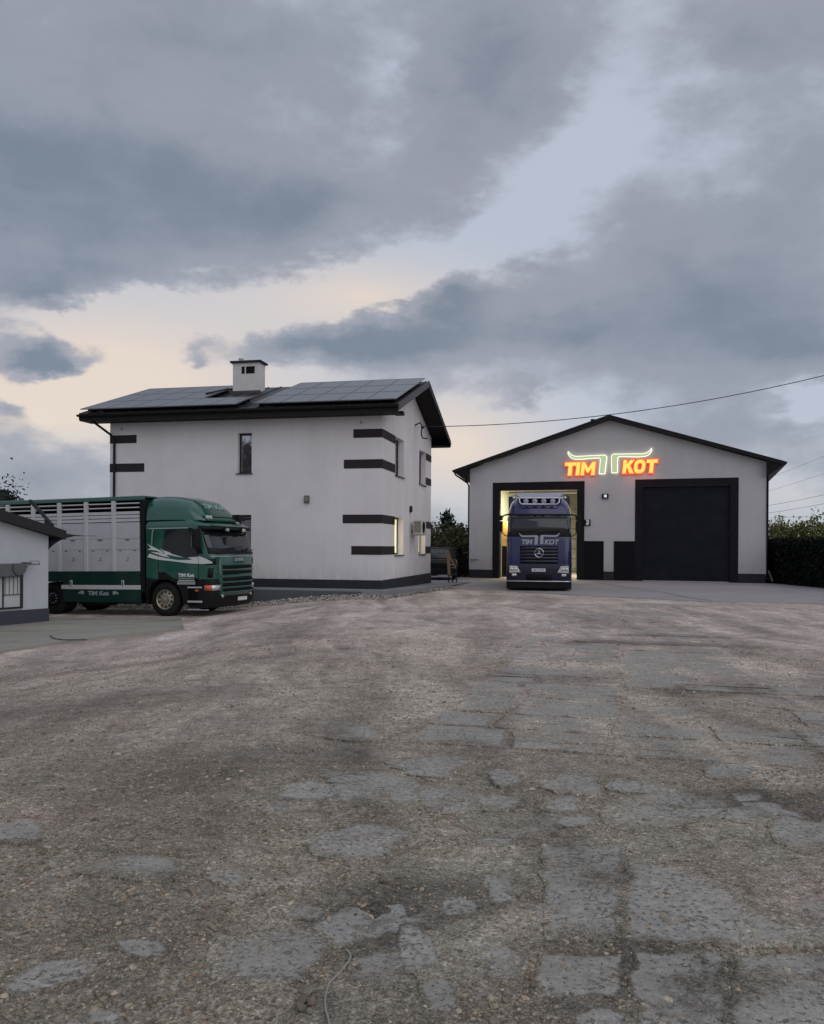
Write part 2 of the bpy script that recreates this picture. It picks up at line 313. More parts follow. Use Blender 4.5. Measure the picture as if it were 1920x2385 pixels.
# ---------------------------------------------------------------- mesh helpers
class MB:
    def __init__(s): s.v = []; s.f = []; s.sm = []
    def add(s, vs, fs, smooth=False):
        o = len(s.v); s.v += [tuple(v) for v in vs]; s.f += [tuple(i + o for i in f) for f in fs]; s.sm += [smooth] * len(fs); return s
    def box(s, x0, x1, y0, y1, z0, z1):
        vs = [(x, y, z) for z in (z0, z1) for y in (y0, y1) for x in (x0, x1)]
        return s.add(vs, [(0, 2, 3, 1), (4, 5, 7, 6), (0, 1, 5, 4), (2, 6, 7, 3), (0, 4, 6, 2), (1, 3, 7, 5)])
    def prism(s, poly, ax, a, b):
        # poly: 2D points; ax = extrusion axis; 2D order is the other two axes in xyz order
        def mk(p, t): return {'x': (t, p[0], p[1]), 'y': (p[0], t, p[1]), 'z': (p[0], p[1], t)}[ax]
        n = len(poly); vs = [mk(p, a) for p in poly] + [mk(p, b) for p in poly]
        return s.add(vs, [tuple(range(n))[::-1], tuple(range(n, 2 * n))] + [(i, (i + 1) % n, n + (i + 1) % n, n + i) for i in range(n)])
    def tube(s, pts, r, n=6, closed=False):
        pts = [Vector(p) for p in pts]; rings = []; m = len(pts)
        rr = r if hasattr(r, '__len__') else [r] * m
        up = Vector((0, 0, 1))
        for i, p in enumerate(pts):
            a = pts[(i - 1) % m] if (i > 0 or closed) else p; b = pts[(i + 1) % m] if (i < m - 1 or closed) else p
            d = (b - a).normalized()
            u = d.cross(up)
            if u.length < 1e-3: u = d.cross(Vector((1, 0, 0)))
            u.normalize(); v = u.cross(d).normalized()
            rings.append([p + (u * math.cos(2 * math.pi * k / n) + v * math.sin(2 * math.pi * k / n)) * rr[i] for k in range(n)])
        vs = [q for rg in rings for q in rg]; fs = []
        for i in range(m if closed else m - 1):
            for k in range(n):
                j = (i + 1) % m
                fs.append((i * n + k, i * n + (k + 1) % n, j * n + (k + 1) % n, j * n + k))
        if not closed: fs += [tuple(range(n))[::-1], tuple((m - 1) * n + k for k in range(n))]
        return s.add(vs, fs, True)
    def lathe(s, prof, c, ax='y', n=28, cap=True):
        # prof: (radius, offset along axis)
        vs = []
        for (r, h) in prof:
            for k in range(n):
                a = 2 * math.pi * k / n; p, q = r * math.cos(a), r * math.sin(a)
                vs.append({'y': (c[0] + p, c[1] + h, c[2] + q), 'x': (c[0] + h, c[1] + p, c[2] + q), 'z': (c[0] + p, c[1] + q, c[2] + h)}[ax])
        fs = [(i * n + k, i * n + (k + 1) % n, (i + 1) * n + (k + 1) % n, (i + 1) * n + k) for i in range(len(prof) - 1) for k in range(n)]
        if cap: fs += [tuple(range(n))[::-1], tuple((len(prof) - 1) * n + k for k in range(n))]
        return s.add(vs, fs, True)
    def loft(s, rings, closed=True, cap=True):
        n = len(rings[0]); vs = [q for r in rings for q in r]; fs = []
        for i in range(len(rings) - 1):
            for k in range(n if closed else n - 1):
                fs.append((i * n + k, i * n + (k + 1) % n, (i + 1) * n + (k + 1) % n, (i + 1) * n + k))
        s.add(vs, fs, True)
        if cap and closed: s.add(rings[0], [tuple(range(n))[::-1]]); s.add(rings[-1], [tuple(range(n))])
        return s
    def build(s, name, mat, parent=None, bevel=0.0, solid=0.0, seg=2, autosmooth=True):
        me = bpy.data.meshes.new(name); me.from_pydata(s.v, [], s.f); me.validate(); me.update()
        if any(s.sm):
            import bmesh
            bm = bmesh.new(); bm.from_mesh(me)
            bmesh.ops.remove_doubles(bm, verts=bm.verts, dist=1e-5)
            bmesh.ops.recalc_face_normals(bm, faces=bm.faces)
            for f in bm.faces: f.smooth = True
            for e in bm.edges:
                if len(e.link_faces) == 2 and e.calc_face_angle(0) > R(38): e.smooth = False
            bm.to_mesh(me); bm.free()
        elif bevel == 0:
            import bmesh
            bm = bmesh.new(); bm.from_mesh(me); bmesh.ops.recalc_face_normals(bm, faces=bm.faces); bm.to_mesh(me); bm.free()
        return link(name, me, mat, parent, bevel, solid, seg)
def link(name, me, mat, parent=None, bevel=0.0, solid=0.0, seg=2):
    o = bpy.data.objects.new(name, me); COL.objects.link(o)
    if mat is not None and len(me.materials) == 0: me.materials.append(mat)
    if parent is not None: o.parent = parent
    if solid:
        md = o.modifiers.new('thick', 'SOLIDIFY'); md.thickness = solid; md.offset = -1
    if bevel:
        md = o.modifiers.new('edge', 'BEVEL'); md.width = bevel; md.segments = seg; md.limit_method = 'ANGLE'; md.angle_limit = R(35)
    return o
def boxo(name, mat, parent, x0, x1, y0, y1, z0, z1, bevel=0.0):
    return MB().box(x0, x1, y0, y1, z0, z1).build(name, mat, parent, bevel)
def tag(o, label=None, cat=None, group=None, kind=None):
    if label: o['label'] = label
    if cat: o['category'] = cat
    if group: o['group'] = group
    if kind: o['kind'] = kind
    return o
def thing(name, label, cat, loc=(0, 0, 0), rz=0.0, group=None, rot=None):
    o = bpy.data.objects.new(name, None); COL.objects.link(o); o.location = loc
    o.rotation_euler = rot if rot else (0, 0, rz); o.empty_display_size = 0.3
    return tag(o, label, cat, group)
def copy_obj(o, parent, loc=None):
    c = o.copy(); COL.objects.link(c); c.parent = parent
    if loc is not None: c.location = loc
    return c
def copy_tree(o, parent=None):
    c = o.copy(); COL.objects.link(c); c.parent = parent
    for ch in list(o.children): copy_tree(ch, c)
    return c
def text_obj(name, body, size, mat, parent, loc, rot, shear=0.0, offset=0.0, depth=0.002, space=1.0, sx=1.0, align='CENTER'):
    cu = bpy.data.curves.new(name, 'FONT'); cu.body = body; cu.size = size; cu.shear = shear; cu.offset = offset
    cu.extrude = depth; cu.align_x = align; cu.align_y = 'CENTER'; cu.space_character = space; cu.resolution_u = 3
    tmp = bpy.data.objects.new(name, cu); COL.objects.link(tmp)
    me = bpy.data.meshes.new_from_object(tmp); bpy.data.objects.remove(tmp); bpy.data.curves.remove(cu)
    for v in me.vertices: v.co.x *= sx
    me.materials.clear()
    o = link(name, me, mat, parent); o.location = loc; o.rotation_euler = rot; return o
def curve_obj(name, polys, mat, parent, loc, rot, offset=0.0, depth=0.01, shear=0.0):
    cu = bpy.data.curves.new(name, 'CURVE'); cu.dimensions = '2D'; cu.fill_mode = 'BOTH'; cu.extrude = depth; cu.offset = offset
    for pl in polys:
        spn = cu.splines.new('POLY'); spn.points.add(len(pl) - 1)
        for p, q in zip(spn.points, pl): p.co = (q[0] + shear * q[1], q[1], 0, 1)
        spn.use_cyclic_u = True
    tmp = bpy.data.objects.new(name, cu); COL.objects.link(tmp)
    me = bpy.data.meshes.new_from_object(tmp); bpy.data.objects.remove(tmp); bpy.data.curves.remove(cu)
    me.materials.clear()
    o = link(name, me, mat, parent); o.location = loc; o.rotation_euler = rot; return o

# ---------------------------------------------------------------- ground
def sstep(t): t = np.clip(t, 0, 1); return t * t * (3 - 2 * t)
def gz(x, y):
    """large-scale height of the yard: it falls away to the left"""
    x = np.asarray(x, float); y = np.asarray(y, float)
    d = -0.42 * sstep((-x - 1.3) / 5.6) - 0.018 * np.clip(-x - 7.0, 0, 12)
    near = sstep((y - 6) / 9.0)
    return d * (0.55 + 0.45 * near)
_perm = rng.random((4, 256, 256))
def vnoise(x, y, k=0):
    xi = np.floor(x).astype(int); yi = np.floor(y).astype(int); fx = x - xi; fy = y - yi
    fx = fx * fx * (3 - 2 * fx); fy = fy * fy * (3 - 2 * fy); T = _perm[k]
    a = T[xi & 255, yi & 255]; b = T[(xi + 1) & 255, yi & 255]; c = T[xi & 255, (yi + 1) & 255]; d = T[(xi + 1) & 255, (yi + 1) & 255]
    return (a * (1 - fx) + b * fx) * (1 - fy) + (c * (1 - fx) + d * fx) * fy - 0.5
def gnoise(x, y):
    return (0.050 * vnoise(x * 0.45, y * 0.45) + 0.026 * vnoise(x * 1.7 + 9, y * 1.7, 1) + 0.013 * vnoise(x * 6.1, y * 6.1 + 5, 2) + 0.008 * vnoise(x * 19.0, y * 19.0, 3))
def gtot(x, y):
    x = np.asarray(x, float); y = np.asarray(y, float)
    amp = 1.0 - 0.85 * sstep((y - 20) / 6.0)
    a_ = (x - 2.4) * 0.968 - (y - 9.57) * 0.2495
    lane = sstep((a_ + np.where(y < 7, 4.2, 2.3)) / 0.6) * sstep((4.6 - a_) / 0.6) * sstep((26 - y) / 2.0)
    return gz(x, y) + (gnoise(x, y) - 0.006) * amp * (1 - 0.62 * lane) - 0.004 * lane
def gp(px, py, z=0.0):
    """a place in the yard from its bearing and dip seen from the gate"""
    Y = 1920 * (1.7 - z) / (py - 1272 - 0.0062 * (px - 960)); return (px - 960) / 1920 * Y, Y
rs = [0.4, 1.2, 2.0]
while rs[-1] < 34: rs.append(rs[-1] * 1.0062)
while rs[-1] < 1500: rs.append(rs[-1] * 1.12)
rs = np.array(rs)
ang = np.concatenate([np.linspace(-180, -44, 30, endpoint=False), np.linspace(-44, 44, 520, endpoint=False), np.linspace(44, 180, 30, endpoint=False)])
A, RR = np.meshgrid(np.radians(ang), rs)
X = RR * np.sin(A); Y = RR * np.cos(A)
Z = gtot(X, Y); Z = np.where(RR > 60, np.where(RR > 60, gz(X, Y) - 0.02, Z), Z)
nr, na = X.shape
idx = np.arange(nr * na).reshape(nr, na)
q = np.stack([idx[:-1, :], idx[1:, :], np.roll(idx, -1, 1)[1:, :], np.roll(idx, -1, 1)[:-1, :]], -1).reshape(-1, 4)
def mesh_np(name, V, F, smooth=True):
    me = bpy.data.meshes.new(name); k = F.shape[1]
    me.vertices.add(len(V)); me.vertices.foreach_set('co', np.ascontiguousarray(V, dtype=np.float32).ravel())
    me.loops.add(F.size); me.loops.foreach_set('vertex_index', F.astype(np.int32).ravel())
    me.polygons.add(len(F)); me.polygons.foreach_set('loop_start', np.arange(0, F.size, k, dtype=np.int32))
    me.polygons.foreach_set('loop_total', np.full(len(F), k, dtype=np.int32))
    me.polygons.foreach_set('use_smooth', np.full(len(F), smooth, dtype=bool))
    me.update(calc_edges=True); me.validate(); return me
gme = mesh_np('ground', np.stack([X, Y, Z], -1).reshape(-1, 3), q[:, ::-1])
ground = link('ground', gme, M_ground); tag(ground, kind='structure')
# close the hole under the camera
MB().prism([(1.0 * math.sin(a * math.pi / 12), 1.0 * math.cos(a * math.pi / 12)) for a in range(24)], 'z', -0.12, -0.06).build('ground_patch', M_ground, ground)

def slab_mesh(outline, name='slab', thick=0.07, top=0.0, tilt=0.004, parent=None, mat=None, wear=0.0):
    n = len(outline); cx = sum(p[0] for p in outline) / n; cy = sum(p[1] for p in outline) / n
    tx, ty = random.uniform(-tilt, tilt), random.uniform(-tilt, tilt); z0 = float(gz(cx, cy)) + top
    def zz(x, y): return tx * (x - cx) + ty * (y - cy)
    def ring(k, dz): return [((x - cx) * k, (y - cy) * k, zz(x, y) * k + dz) for x, y in outline]
    vs = ring(1.01, -thick) + ring(1.0, 0) + ring(0.985, 0.002) + ring(0.78 if wear < 0 else 0.62, 0.003); fs = []
    for r_ in range(3):
        o = r_ * n; fs += [(o + i, o + (i + 1) % n, o + n + (i + 1) % n, o + n + i) for i in range(n)]
    fs.append(tuple(3 * n + i for i in range(n)))
    o = MB().add(vs, fs).build(name, mat or M_slab, parent if parent is not None else ground)
    at = o.data.attributes.new('edge', 'FLOAT', 'POINT'); at.data.foreach_set('value', np.array([1.0] * (3 * n) + [0.0] * n, dtype=np.float32))
    at2 = o.data.attributes.new('wear', 'FLOAT', 'POINT'); at2.data.foreach_set('value', np.full(4 * n, wear, dtype=np.float32))
    o.location = (cx, cy, z0); return o
def rough_poly(poly, step=0.16, amp=0.03, seed=0):
    r = random.Random(seed); out = []
    n = len(poly)
    for i in range(n):
        a, b = Vector(poly[i]), Vector(poly[(i + 1) % n]); L = (b - a).length; m = max(1, int(L / step)); nrm = Vector((b.y - a.y, a.x - b.x)).normalized() if L > 0 else Vector((0, 0))
        for k in range(m):
            p = a.lerp(b, k / m) + nrm * r.uniform(-amp, amp); out.append((p.x, p.y))
    return out
# two lanes of old road slabs leading to the hall
ldir = Vector((0.2495, 0.968)); lnor = Vector((0.968, -0.2495)); lorg = Vector((2.4, 9.57))
s_ = -2.9; row = 0; joff = 0.0
while s_ < 16.2:
    ln = random.uniform(0.62, 1.05)
    for side in (0, 1, 2):
        if side == 2 and s_ > 1.6: continue
        if (row, side) in ((0, 2), (3, 1), (6, 0), (11, 0), (2, 1), (15, 1)): continue
        w0, w1 = ((-1.68, -0.03), (0.03, 1.68), (1.74, 3.5))[side]
        if side == 0: joff = random.uniform(-0.07, 0.07)
        w0 += joff; w1 += joff; w0 += random.uniform(-0.10, 0.04) if side != 1 else 0; w1 += random.uniform(-0.04, 0.08) if side else 0
        e = s_ + ln - 0.055; pc = [(w0, s_), (w1, s_), (w1, e), (w0, e)]
        parts_ = [pc]
        if random.random() < (0.9 if s_ < 5 else 0.5):
            c0 = random.uniform(0.3, 0.7); c1 = c0 + random.uniform(-0.2, 0.2); g_ = 0.045
            xa = w0 + (w1 - w0) * c0; xb = w0 + (w1 - w0) * c1
            parts_ = [[(w0, s_), (xa, s_), (xb, e), (w0, e)], [(xa + g_, s_), (w1, s_), (w1, e), (xb + g_, e)]]
            if random.random() < 0.5:
                q = parts_.pop(0 if random.random() < .5 else 1); t0, t1 = random.uniform(.3, .7), random.uniform(.3, .7)
                l0 = Vector(q[0]).lerp(Vector(q[3]), t0); l1 = Vector(q[1]).lerp(Vector(q[2]), t1)
                parts_ += [[q[0], q[1], (l1.x, l1.y - g_ / 2), (l0.x, l0.y - g_ / 2)], [(l0.x, l0.y + g_ / 2), (l1.x, l1.y + g_ / 2), q[2], q[3]]]
        for ii, pz in enumerate(parts_):
            wp = [tuple(lorg + lnor * a + ldir * b) for a, b in pz]
            slab_mesh(rough_poly(wp, 0.13 if s_ < 2 else 0.25, 0.022, row * 7 + side + ii * 50), top=random.uniform(-0.002, 0.005) if s_ < 9 else 0.006, tilt=0.003, wear=-0.02 if s_ < 5 else 0.02)
    s_ += ln; row += 1
# broken pieces nearer the gate: (pixel box in the 1920-wide frame) -> place
pieces = [(1657,1700,1853,1762),(1842,1695,1960,1755),(1404,1680,1553,1709),(1560,1696,1650,1712),(1264,1805,1410,1851),(1140,1793,1222,1830),(1258,1857,1365,1893),
          (1420,1818,1500,1846),(1500,1838,1722,1886),(1118,1850,1216,1891),(975,1832,1066,1888),(905,1834,985,1872),(722,1918,958,2002),(1262,1965,1452,2190),(1462,2008,1735,2200),(1742,2010,1990,2210),
          (1128,2010,1212,2106),(1030,2085,1120,2142),(1478,2216,1700,2420),(1712,2222,2010,2430),(690,2020,795,2062),(486,2024,578,2062),(488,2160,768,2292),(660,2100,765,2146),
          (280,2186,400,2232),(925,2160,1030,2262),(816,2215,960,2300),(990,2270,1080,2370),(1130,2200,1235,2290),(1260,2222,1455,2330),(200,2350,290,2420),(-40,1900,110,1956),(1300,1900,1392,1926),(1560,1880,1690,1905),
          (1030,1868,1110,1896),(1700,1840,1800,1868),(1640,1780,1780,1812),(1800,1900,1960,1985),(1120,1950,1205,1976),(1350,2345,1470,2430),(640,1826,800,1866),(520,1850,620,1880)]
for i, (x0, y0, x1, y1) in enumerate(pieces):
    r_ = random.Random(100 + i); cx, cy = (x0 + x1) / 2, (y0 + y1) / 2
    if cy < 1775 and i < 4: continue
    big = (x1 - x0) > 185 and y0 > 1950 and x0 > 1200
    pts = []
    if big:
        base = [(x0, y0), (x1, y0), (x1, y1), (x0, y1)]
        base = [gp(*b) for b in base]; pts = rough_poly(base, 0.10, 0.03, i)
    else:
        n = 26; e = 2.6
        ph = [r_.uniform(0, 6.28) for _ in range(5)]
        for k in range(n):
            a = 2 * math.pi * k / n; c, s = math.cos(a), math.sin(a)
            rad = 1 / ((abs(c) ** e + abs(s) ** e) ** (1 / e)); rad *= 1 + 0.13 * math.sin(2 * a + ph[0]) + 0.09 * math.sin(3 * a + ph[1]) + 0.06 * math.sin(5 * a + ph[2]) + 0.05 * math.sin(9 * a + ph[3]) + r_.uniform(-0.035, 0.035)
            pts.append(gp(cx + (x1 - x0) / 2 * rad * c, cy + (y1 - y0) / 2 * rad * s))
    slab_mesh(pts, top=0.004 if big else (0.001 if cy > 1880 else 0.004), tilt=0.002, wear=-0.022 if big else 0.0)

# small worn fragments of the same old concrete between the larger pieces
rf_ = random.Random(5)
for i in range(46):
    y = rf_.uniform(3.2, 9.2); x = rf_.uniform(-1.6, 1.0 + y * 0.42); rad = rf_.uniform(0.10, 0.34) * (0.7 + y * 0.06); ph = [rf_.uniform(0, 6.28) for _ in range(3)]
    pts = [(x + rad * 1.3 * c_ * (1 + .18 * math.sin(2 * a + ph[0]) + .12 * math.sin(3 * a + ph[1]) + .08 * math.sin(5 * a + ph[2])), y + rad * s2 * (1 + .18 * math.sin(2 * a + ph[0]) + .12 * math.sin(3 * a + ph[1]))) for a in [k * math.pi / 10 for k in range(20)] for c_, s2 in [(math.cos(a), math.sin(a))]]
    slab_mesh(pts, top=-0.002 + 0.0004 * (i % 7), tilt=0.002, wear=0.05)

# loose stones: geometry near the gate, finer than anyone could count
def stones(name, P, S, flat, tones, parent=None):
    ico = []; ph = (1 + 5 ** 0.5) / 2
    for a, b in ((-1, ph), (1, ph), (-1, -ph), (1, -ph)): ico.append((a, b, 0))
    for a, b in ((-1, ph), (1, ph), (-1, -ph), (1, -ph)): ico.append((0, a, b))
    for a, b in ((ph, -1), (ph, 1), (-ph, -1), (-ph, 1)): ico.append((a, 0, b))
    I = np.array(ico); I /= np.linalg.norm(I[0])
    F = np.array([(0,11,5),(0,5,1),(0,1,7),(0,7,10),(0,10,11),(1,5,9),(5,11,4),(11,10,2),(10,7,6),(7,1,8),(3,9,4),(3,4,2),(3,2,6),(3,6,8),(3,8,9),(4,9,5),(2,4,11),(6,2,10),(8,6,7),(9,8,1)])
    n = len(P); V = np.repeat(I[None], n, 0) * (1 + 0.32 * (rng.random((n, 12, 1)) - 0.5))
    sc = S[:, None] * np.stack([rng.uniform(0.7, 1.3, n), rng.uniform(0.55, 1.0, n), flat * rng.uniform(0.6, 1.2, n)], -1)
    V = V * sc[:, None, :]; th = rng.uniform(0, 6.28, n); c, s = np.cos(th)[:, None], np.sin(th)[:, None]
    x = V[..., 0] * c - V[..., 1] * s; y = V[..., 0] * s + V[..., 1] * c; tl = rng.normal(0, 0.25, n)[:, None]; z = V[..., 2] + x * tl
    V = np.stack([x, y, z], -1) + P[:, None, :]
    FF = (F[None] + (np.arange(n) * 12)[:, None, None]).reshape(-1, 3)
    me = mesh_np(name, V.reshape(-1, 3), FF, smooth=False)
    ca = me.color_attributes.new('tone', 'FLOAT_COLOR', 'POINT')
    cl = np.concatenate([np.repeat(tones, 12, 0), np.ones((n * 12, 1))], 1); ca.data.foreach_set('color', cl.astype(np.float32).ravel())
    o = link(name, me, M_stone, parent); tag(o, kind='stuff'); return o
def tones(n, lo=0.6, hi=1.9):
    b = np.array([[0.22, 0.20, 0.165], [0.27, 0.225, 0.19], [0.165, 0.162, 0.15], [0.32, 0.305, 0.27]])[rng.integers(0, 4, n)]
    return np.clip(b * rng.uniform(lo, hi, (n, 1)) ** 1.0 * np.array([0.84, 0.78, 0.68]), 0.03, 0.75)
N = 72000
rr = 2.6 * (16 / 2.6) ** (rng.random(N) ** 0.9); aa = np.radians(rng.uniform(-33, 33, N)); px_, py_ = rr * np.sin(aa), rr * np.cos(aa)
keep = vnoise(px_ * 0.9, py_ * 0.9) + 0.6 * vnoise(px_ * 3, py_ * 3, 1) + 0.25 * rng.random(N) > -0.12
px_, py_, rr = px_[keep], py_[keep], rr[keep]
S = np.clip(rng.lognormal(-5.25, 0.48, len(px_)), 0.003, 0.022) * (1 + rr * 0.03)
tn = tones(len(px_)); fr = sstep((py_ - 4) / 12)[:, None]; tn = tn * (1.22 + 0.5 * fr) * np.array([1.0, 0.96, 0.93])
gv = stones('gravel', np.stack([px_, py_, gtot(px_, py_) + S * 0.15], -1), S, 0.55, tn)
tag(gv, 'loose brown and beige gravel strewn over the near yard', 'gravel', kind='stuff')
# ================================================================ HOUSE
def holes_wall(mb, L0, L1, z0, z1, holes, place):
    """wall strip with rectangular openings; place(a0,a1,z0,z1) adds one block"""
    xs = sorted({L0, L1, *[h[0] for h in holes], *[h[1] for h in holes]})
    for a, b in zip(xs[:-1], xs[1:]):
        hs = sorted([(h[2], h[3]) for h in holes if h[0] <= a + 1e-6 and h[1] >= b - 1e-6]); z = z0
        for h0, h1 in hs:
            if h0 > z: place(a, b, z, h0)
            z = h1
        if z < z1: place(a, b, z, z1)
PHI = R(-12.5)
house = thing('house', 'white two-storey house with dark corner bands and solar panels on the roof', 'house', (-1.05, 28.4, 0), PHI)
HL, HW = 10.45, 8.7; WT = 6.27
hol_f = [(-5.35, -4.81, 4.28, 5.72), (-5.35, -4.81, 1.38, 2.79)]
hol_g = [(1.88, 3.30, 4.32, 5.74), (6.15, 7.50, 4.32, 5.74), (1.88, 3.30, 1.38, 2.79), (6.15, 7.50, 1.38, 2.79)]
m = MB()
holes_wall(m, -HL, 0, -0.5, WT, hol_f, lambda a, b, c, d: m.box(a, b, 0, 0.38, c, d))
holes_wall(m, 0.38, HW - 0.38, -0.5, WT, hol_g, lambda a, b, c, d: m.box(-0.38, 0, a, b, c, d))
m.box(-HL, -HL + 0.38, 0.38, HW - 0.38, -0.5, WT); m.box(-HL, 0, HW - 0.38, HW, -0.5, WT)
RZ, PT = 8.20, 0.3424
for xa in (-0.38, -HL):
    m.prism([(0, WT), (HW, WT), (HW, 6.54), (HW / 2, 6.54 + HW / 2 * PT), (0, 6.54)], 'x', xa, xa + 0.38)
m.build('wall', M_plaster, house)
m = MB(); m.box(-HL + 0.4, -0.4, 0.4, HW - 0.4, 0.1, 0.2); m.box(-HL + 0.4, -0.4, 0.4, HW - 0.4, 2.95, 3.15); m.box(-HL + 0.4, -0.4, 0.4, HW - 0.4, 6.0, 6.1); m.box(-HL + 0.4, -0.4, 4.2, 4.3, 0.2, 6.0); m.box(-5.1, -5.0, 0.4, 8.3, 0.2, 6.0)
m.build('inner_floors', pbr('room_dark', (0.10, 0.09, 0.08), 0.8), house)
# plinth, set back edges proud
m = MB(); m.box(-HL - 0.03, 0.03, -0.03, 0.0, -0.6, 0.52); m.box(0.0, 0.03, 0.0, HW + 0.03, -0.6, 0.52); m.box(-HL - 0.03, -HL, 0.0, HW, -0.6, 0.52)
m.build('plinth', M_plinth, house)
pb = 0.012
def band(x0, x1, z0, z1, y0=-pb, y1=0.0): return boxo('wall_band', M_band, house, x0, x1, y0, y1, z0, z1)
for (zl, zh, lx, rx) in ((5.45, 5.75, -9.36, -1.03), (4.39, 4.70, -9.04, -1.37), (2.49, 2.79, -9.04, -1.40), (1.40, 1.70, -9.36, -1.08)):
    band(-HL, lx, zl, zh); band(rx, pb, zl, zh)
    boxo('wall_band', M_band, house, 0.0, pb, 0.0, 1.88, zl, zh); boxo('wall_band', M_band, house, 0.0, pb, 7.50, HW, zl, zh)
    boxo('wall_band', M_band, house, -HL - pb, -HL, 0.0, 1.4, zl, zh)
# windows
def window(parent, axis, a0, a1, z0, z1, depth, lit=False, mull=False):
    """frame set back in the reveal; axis 'x': wall runs along x and faces -y, 'y': runs along y and faces +x"""
    def bx(u0, u1, d0, d1, c, d):
        return (u0, u1, d0, d1, c, d) if axis == 'x' else (-d1, -d0, u0, u1, c, d)
    fr = MB(); t = 0.07
    for args in ((a0, a0 + t, z0, z1), (a1 - t, a1, z0, z1), (a0 + t, a1 - t, z0, z0 + t), (a0 + t, a1 - t, z1 - t, z1)):
        fr.box(*bx(args[0], args[1], depth, depth + 0.09, args[2], args[3]))
    if mull: fr.box(*bx((a0 + a1) / 2 - 0.05, (a0 + a1) / 2 + 0.05, depth, depth + 0.09, z0 + t, z1 - t))
    f = fr.build('window', M_frame, parent)
    p = MB().box(*bx(a0 + t, a1 - t, depth + 0.035, depth + 0.05, z0 + t, z1 - t)).build('pane', M_lit if lit else M_glass, f)
    s = MB().box(*bx(a0 - 0.04, a1 + 0.04, -0.06, depth, z0 - 0.035, z0 - 0.002)).build('sill', M_sill, f)
    return f
for h in hol_f: window(house, 'x', h[0], h[1], h[2], h[3], 0.17)
for h in hol_g[:2]: window(house, 'y', h[0], h[1], h[2], h[3], 0.22, False, True)
for h in hol_g[2:]: tag(window(house, 'y', h[0], h[1], h[2], h[3], 0.22, True, True), 'lit ground-floor window glowing yellow')
# roof
EO, GR, GL = 0.72, 0.74, 0.78                                        # eaves and verge overhangs
ez = RZ - (HW / 2 + EO) * PT
def rz_(y): return RZ - abs(y - HW / 2) * PT
rf = MB()
rf.add([(x, y, z) for x in (-HL - GL, GR) for (y, z) in ((-EO, ez), (HW / 2, RZ), (HW + EO, ez), (HW + EO, ez - 0.10), (HW / 2, RZ - 0.11), (-EO, ez - 0.10))],
       [(0, 6, 7, 1), (1, 7, 8, 2), (2, 8, 9, 3), (3, 9, 10, 4), (4, 10, 11, 5), (5, 11, 6, 0), (0, 1, 4, 5), (1, 2, 3, 4), (7, 6, 11, 10), (8, 7, 10, 9)])
roof = rf.build('roof', M_roof, house)
m = MB()                                                             # standing seams
for k in range(22):
    x = -HL - GL + 0.3 + k * 0.55
    m.add([(x + dx_, y, z) for dx_ in (0, 0.03) for (y, z) in ((-EO, ez + 0.001), (HW / 2, RZ + 0.001), (HW / 2, RZ + 0.03), (-EO, ez + 0.03))], [(0, 1, 2, 3), (4, 7, 6, 5), (3, 2, 6, 7), (0, 3, 7, 4)])
m.build('roof_seams', M_roof, roof)
for ya, yb_ in ((-EO, 0.0), (HW, HW + EO)): boxo('soffit', M_soffit, house, -HL - GL, GR - 0.04, ya, yb_, 6.20, 6.22)
for ya in (-EO - 0.025, HW + EO): boxo('fascia', M_trim, house, -HL - GL, GR, ya, ya + 0.025, 6.19, ez - 0.002)
for xx in (GR, -HL - GL - 0.03):                                       # barge boards following the slope
    for s in (0, 1):
        pts = [(-EO - 0.02, ez + 0.02), (HW / 2, RZ + 0.03), (HW / 2, RZ - 0.22), (-EO - 0.02, ez - 0.22)]
        if s: pts = [(HW - p[0], p[1]) for p in pts]
        MB().prism(pts, 'x', xx, xx + 0.03).build('barge_board', M_verge if s == 0 else M_trim, house)
for s in (0, 1):                                                       # sloping verge soffit under the gable overhang
    pts = [(-EO, ez - 0.13), (HW / 2, RZ - 0.14), (HW / 2, RZ - 0.155), (-EO, ez - 0.145)]
    if s: pts = [(HW - p[0], p[1]) for p in pts]
    MB().prism(pts, 'x', 0.0, GR).build('verge_soffit', M_soffit, house)
for s in (-1, 1):
    m = MB(); yc = -EO - 0.09 if s < 0 else HW + EO + 0.09
    sec = [(yc + 0.075 * math.cos(a), ez - 0.05 + 0.075 * math.sin(a)) for a in [math.pi + k * math.pi / 8 for k in range(9)]]
    sec2 = [(yc + 0.066 * math.cos(a), ez - 0.05 + 0.066 * math.sin(a)) for a in [2 * math.pi - k * math.pi / 8 for k in range(9)]]
    m.prism(sec + sec2, 'x', -HL - GL - 0.04, GR + 0.02); m.build('gutter', M_trim, house)
m = MB(); m.tube([(-HL - 0.42, -EO - 0.08, ez - 0.12), (-HL - 0.36, -EO + 0.02, ez - 0.22), (-HL + 0.12, -0.12, 5.75), (-HL + 0.22, -0.07, 5.55), (-HL + 0.22, -0.07, 0.1)], 0.045, 8)
m.build('downpipe', M_trim, house)
boxo('end_box', M_soffit, house, GR - 0.32, GR - 0.02, 0.0, 0.3, 6.22, 6.34)
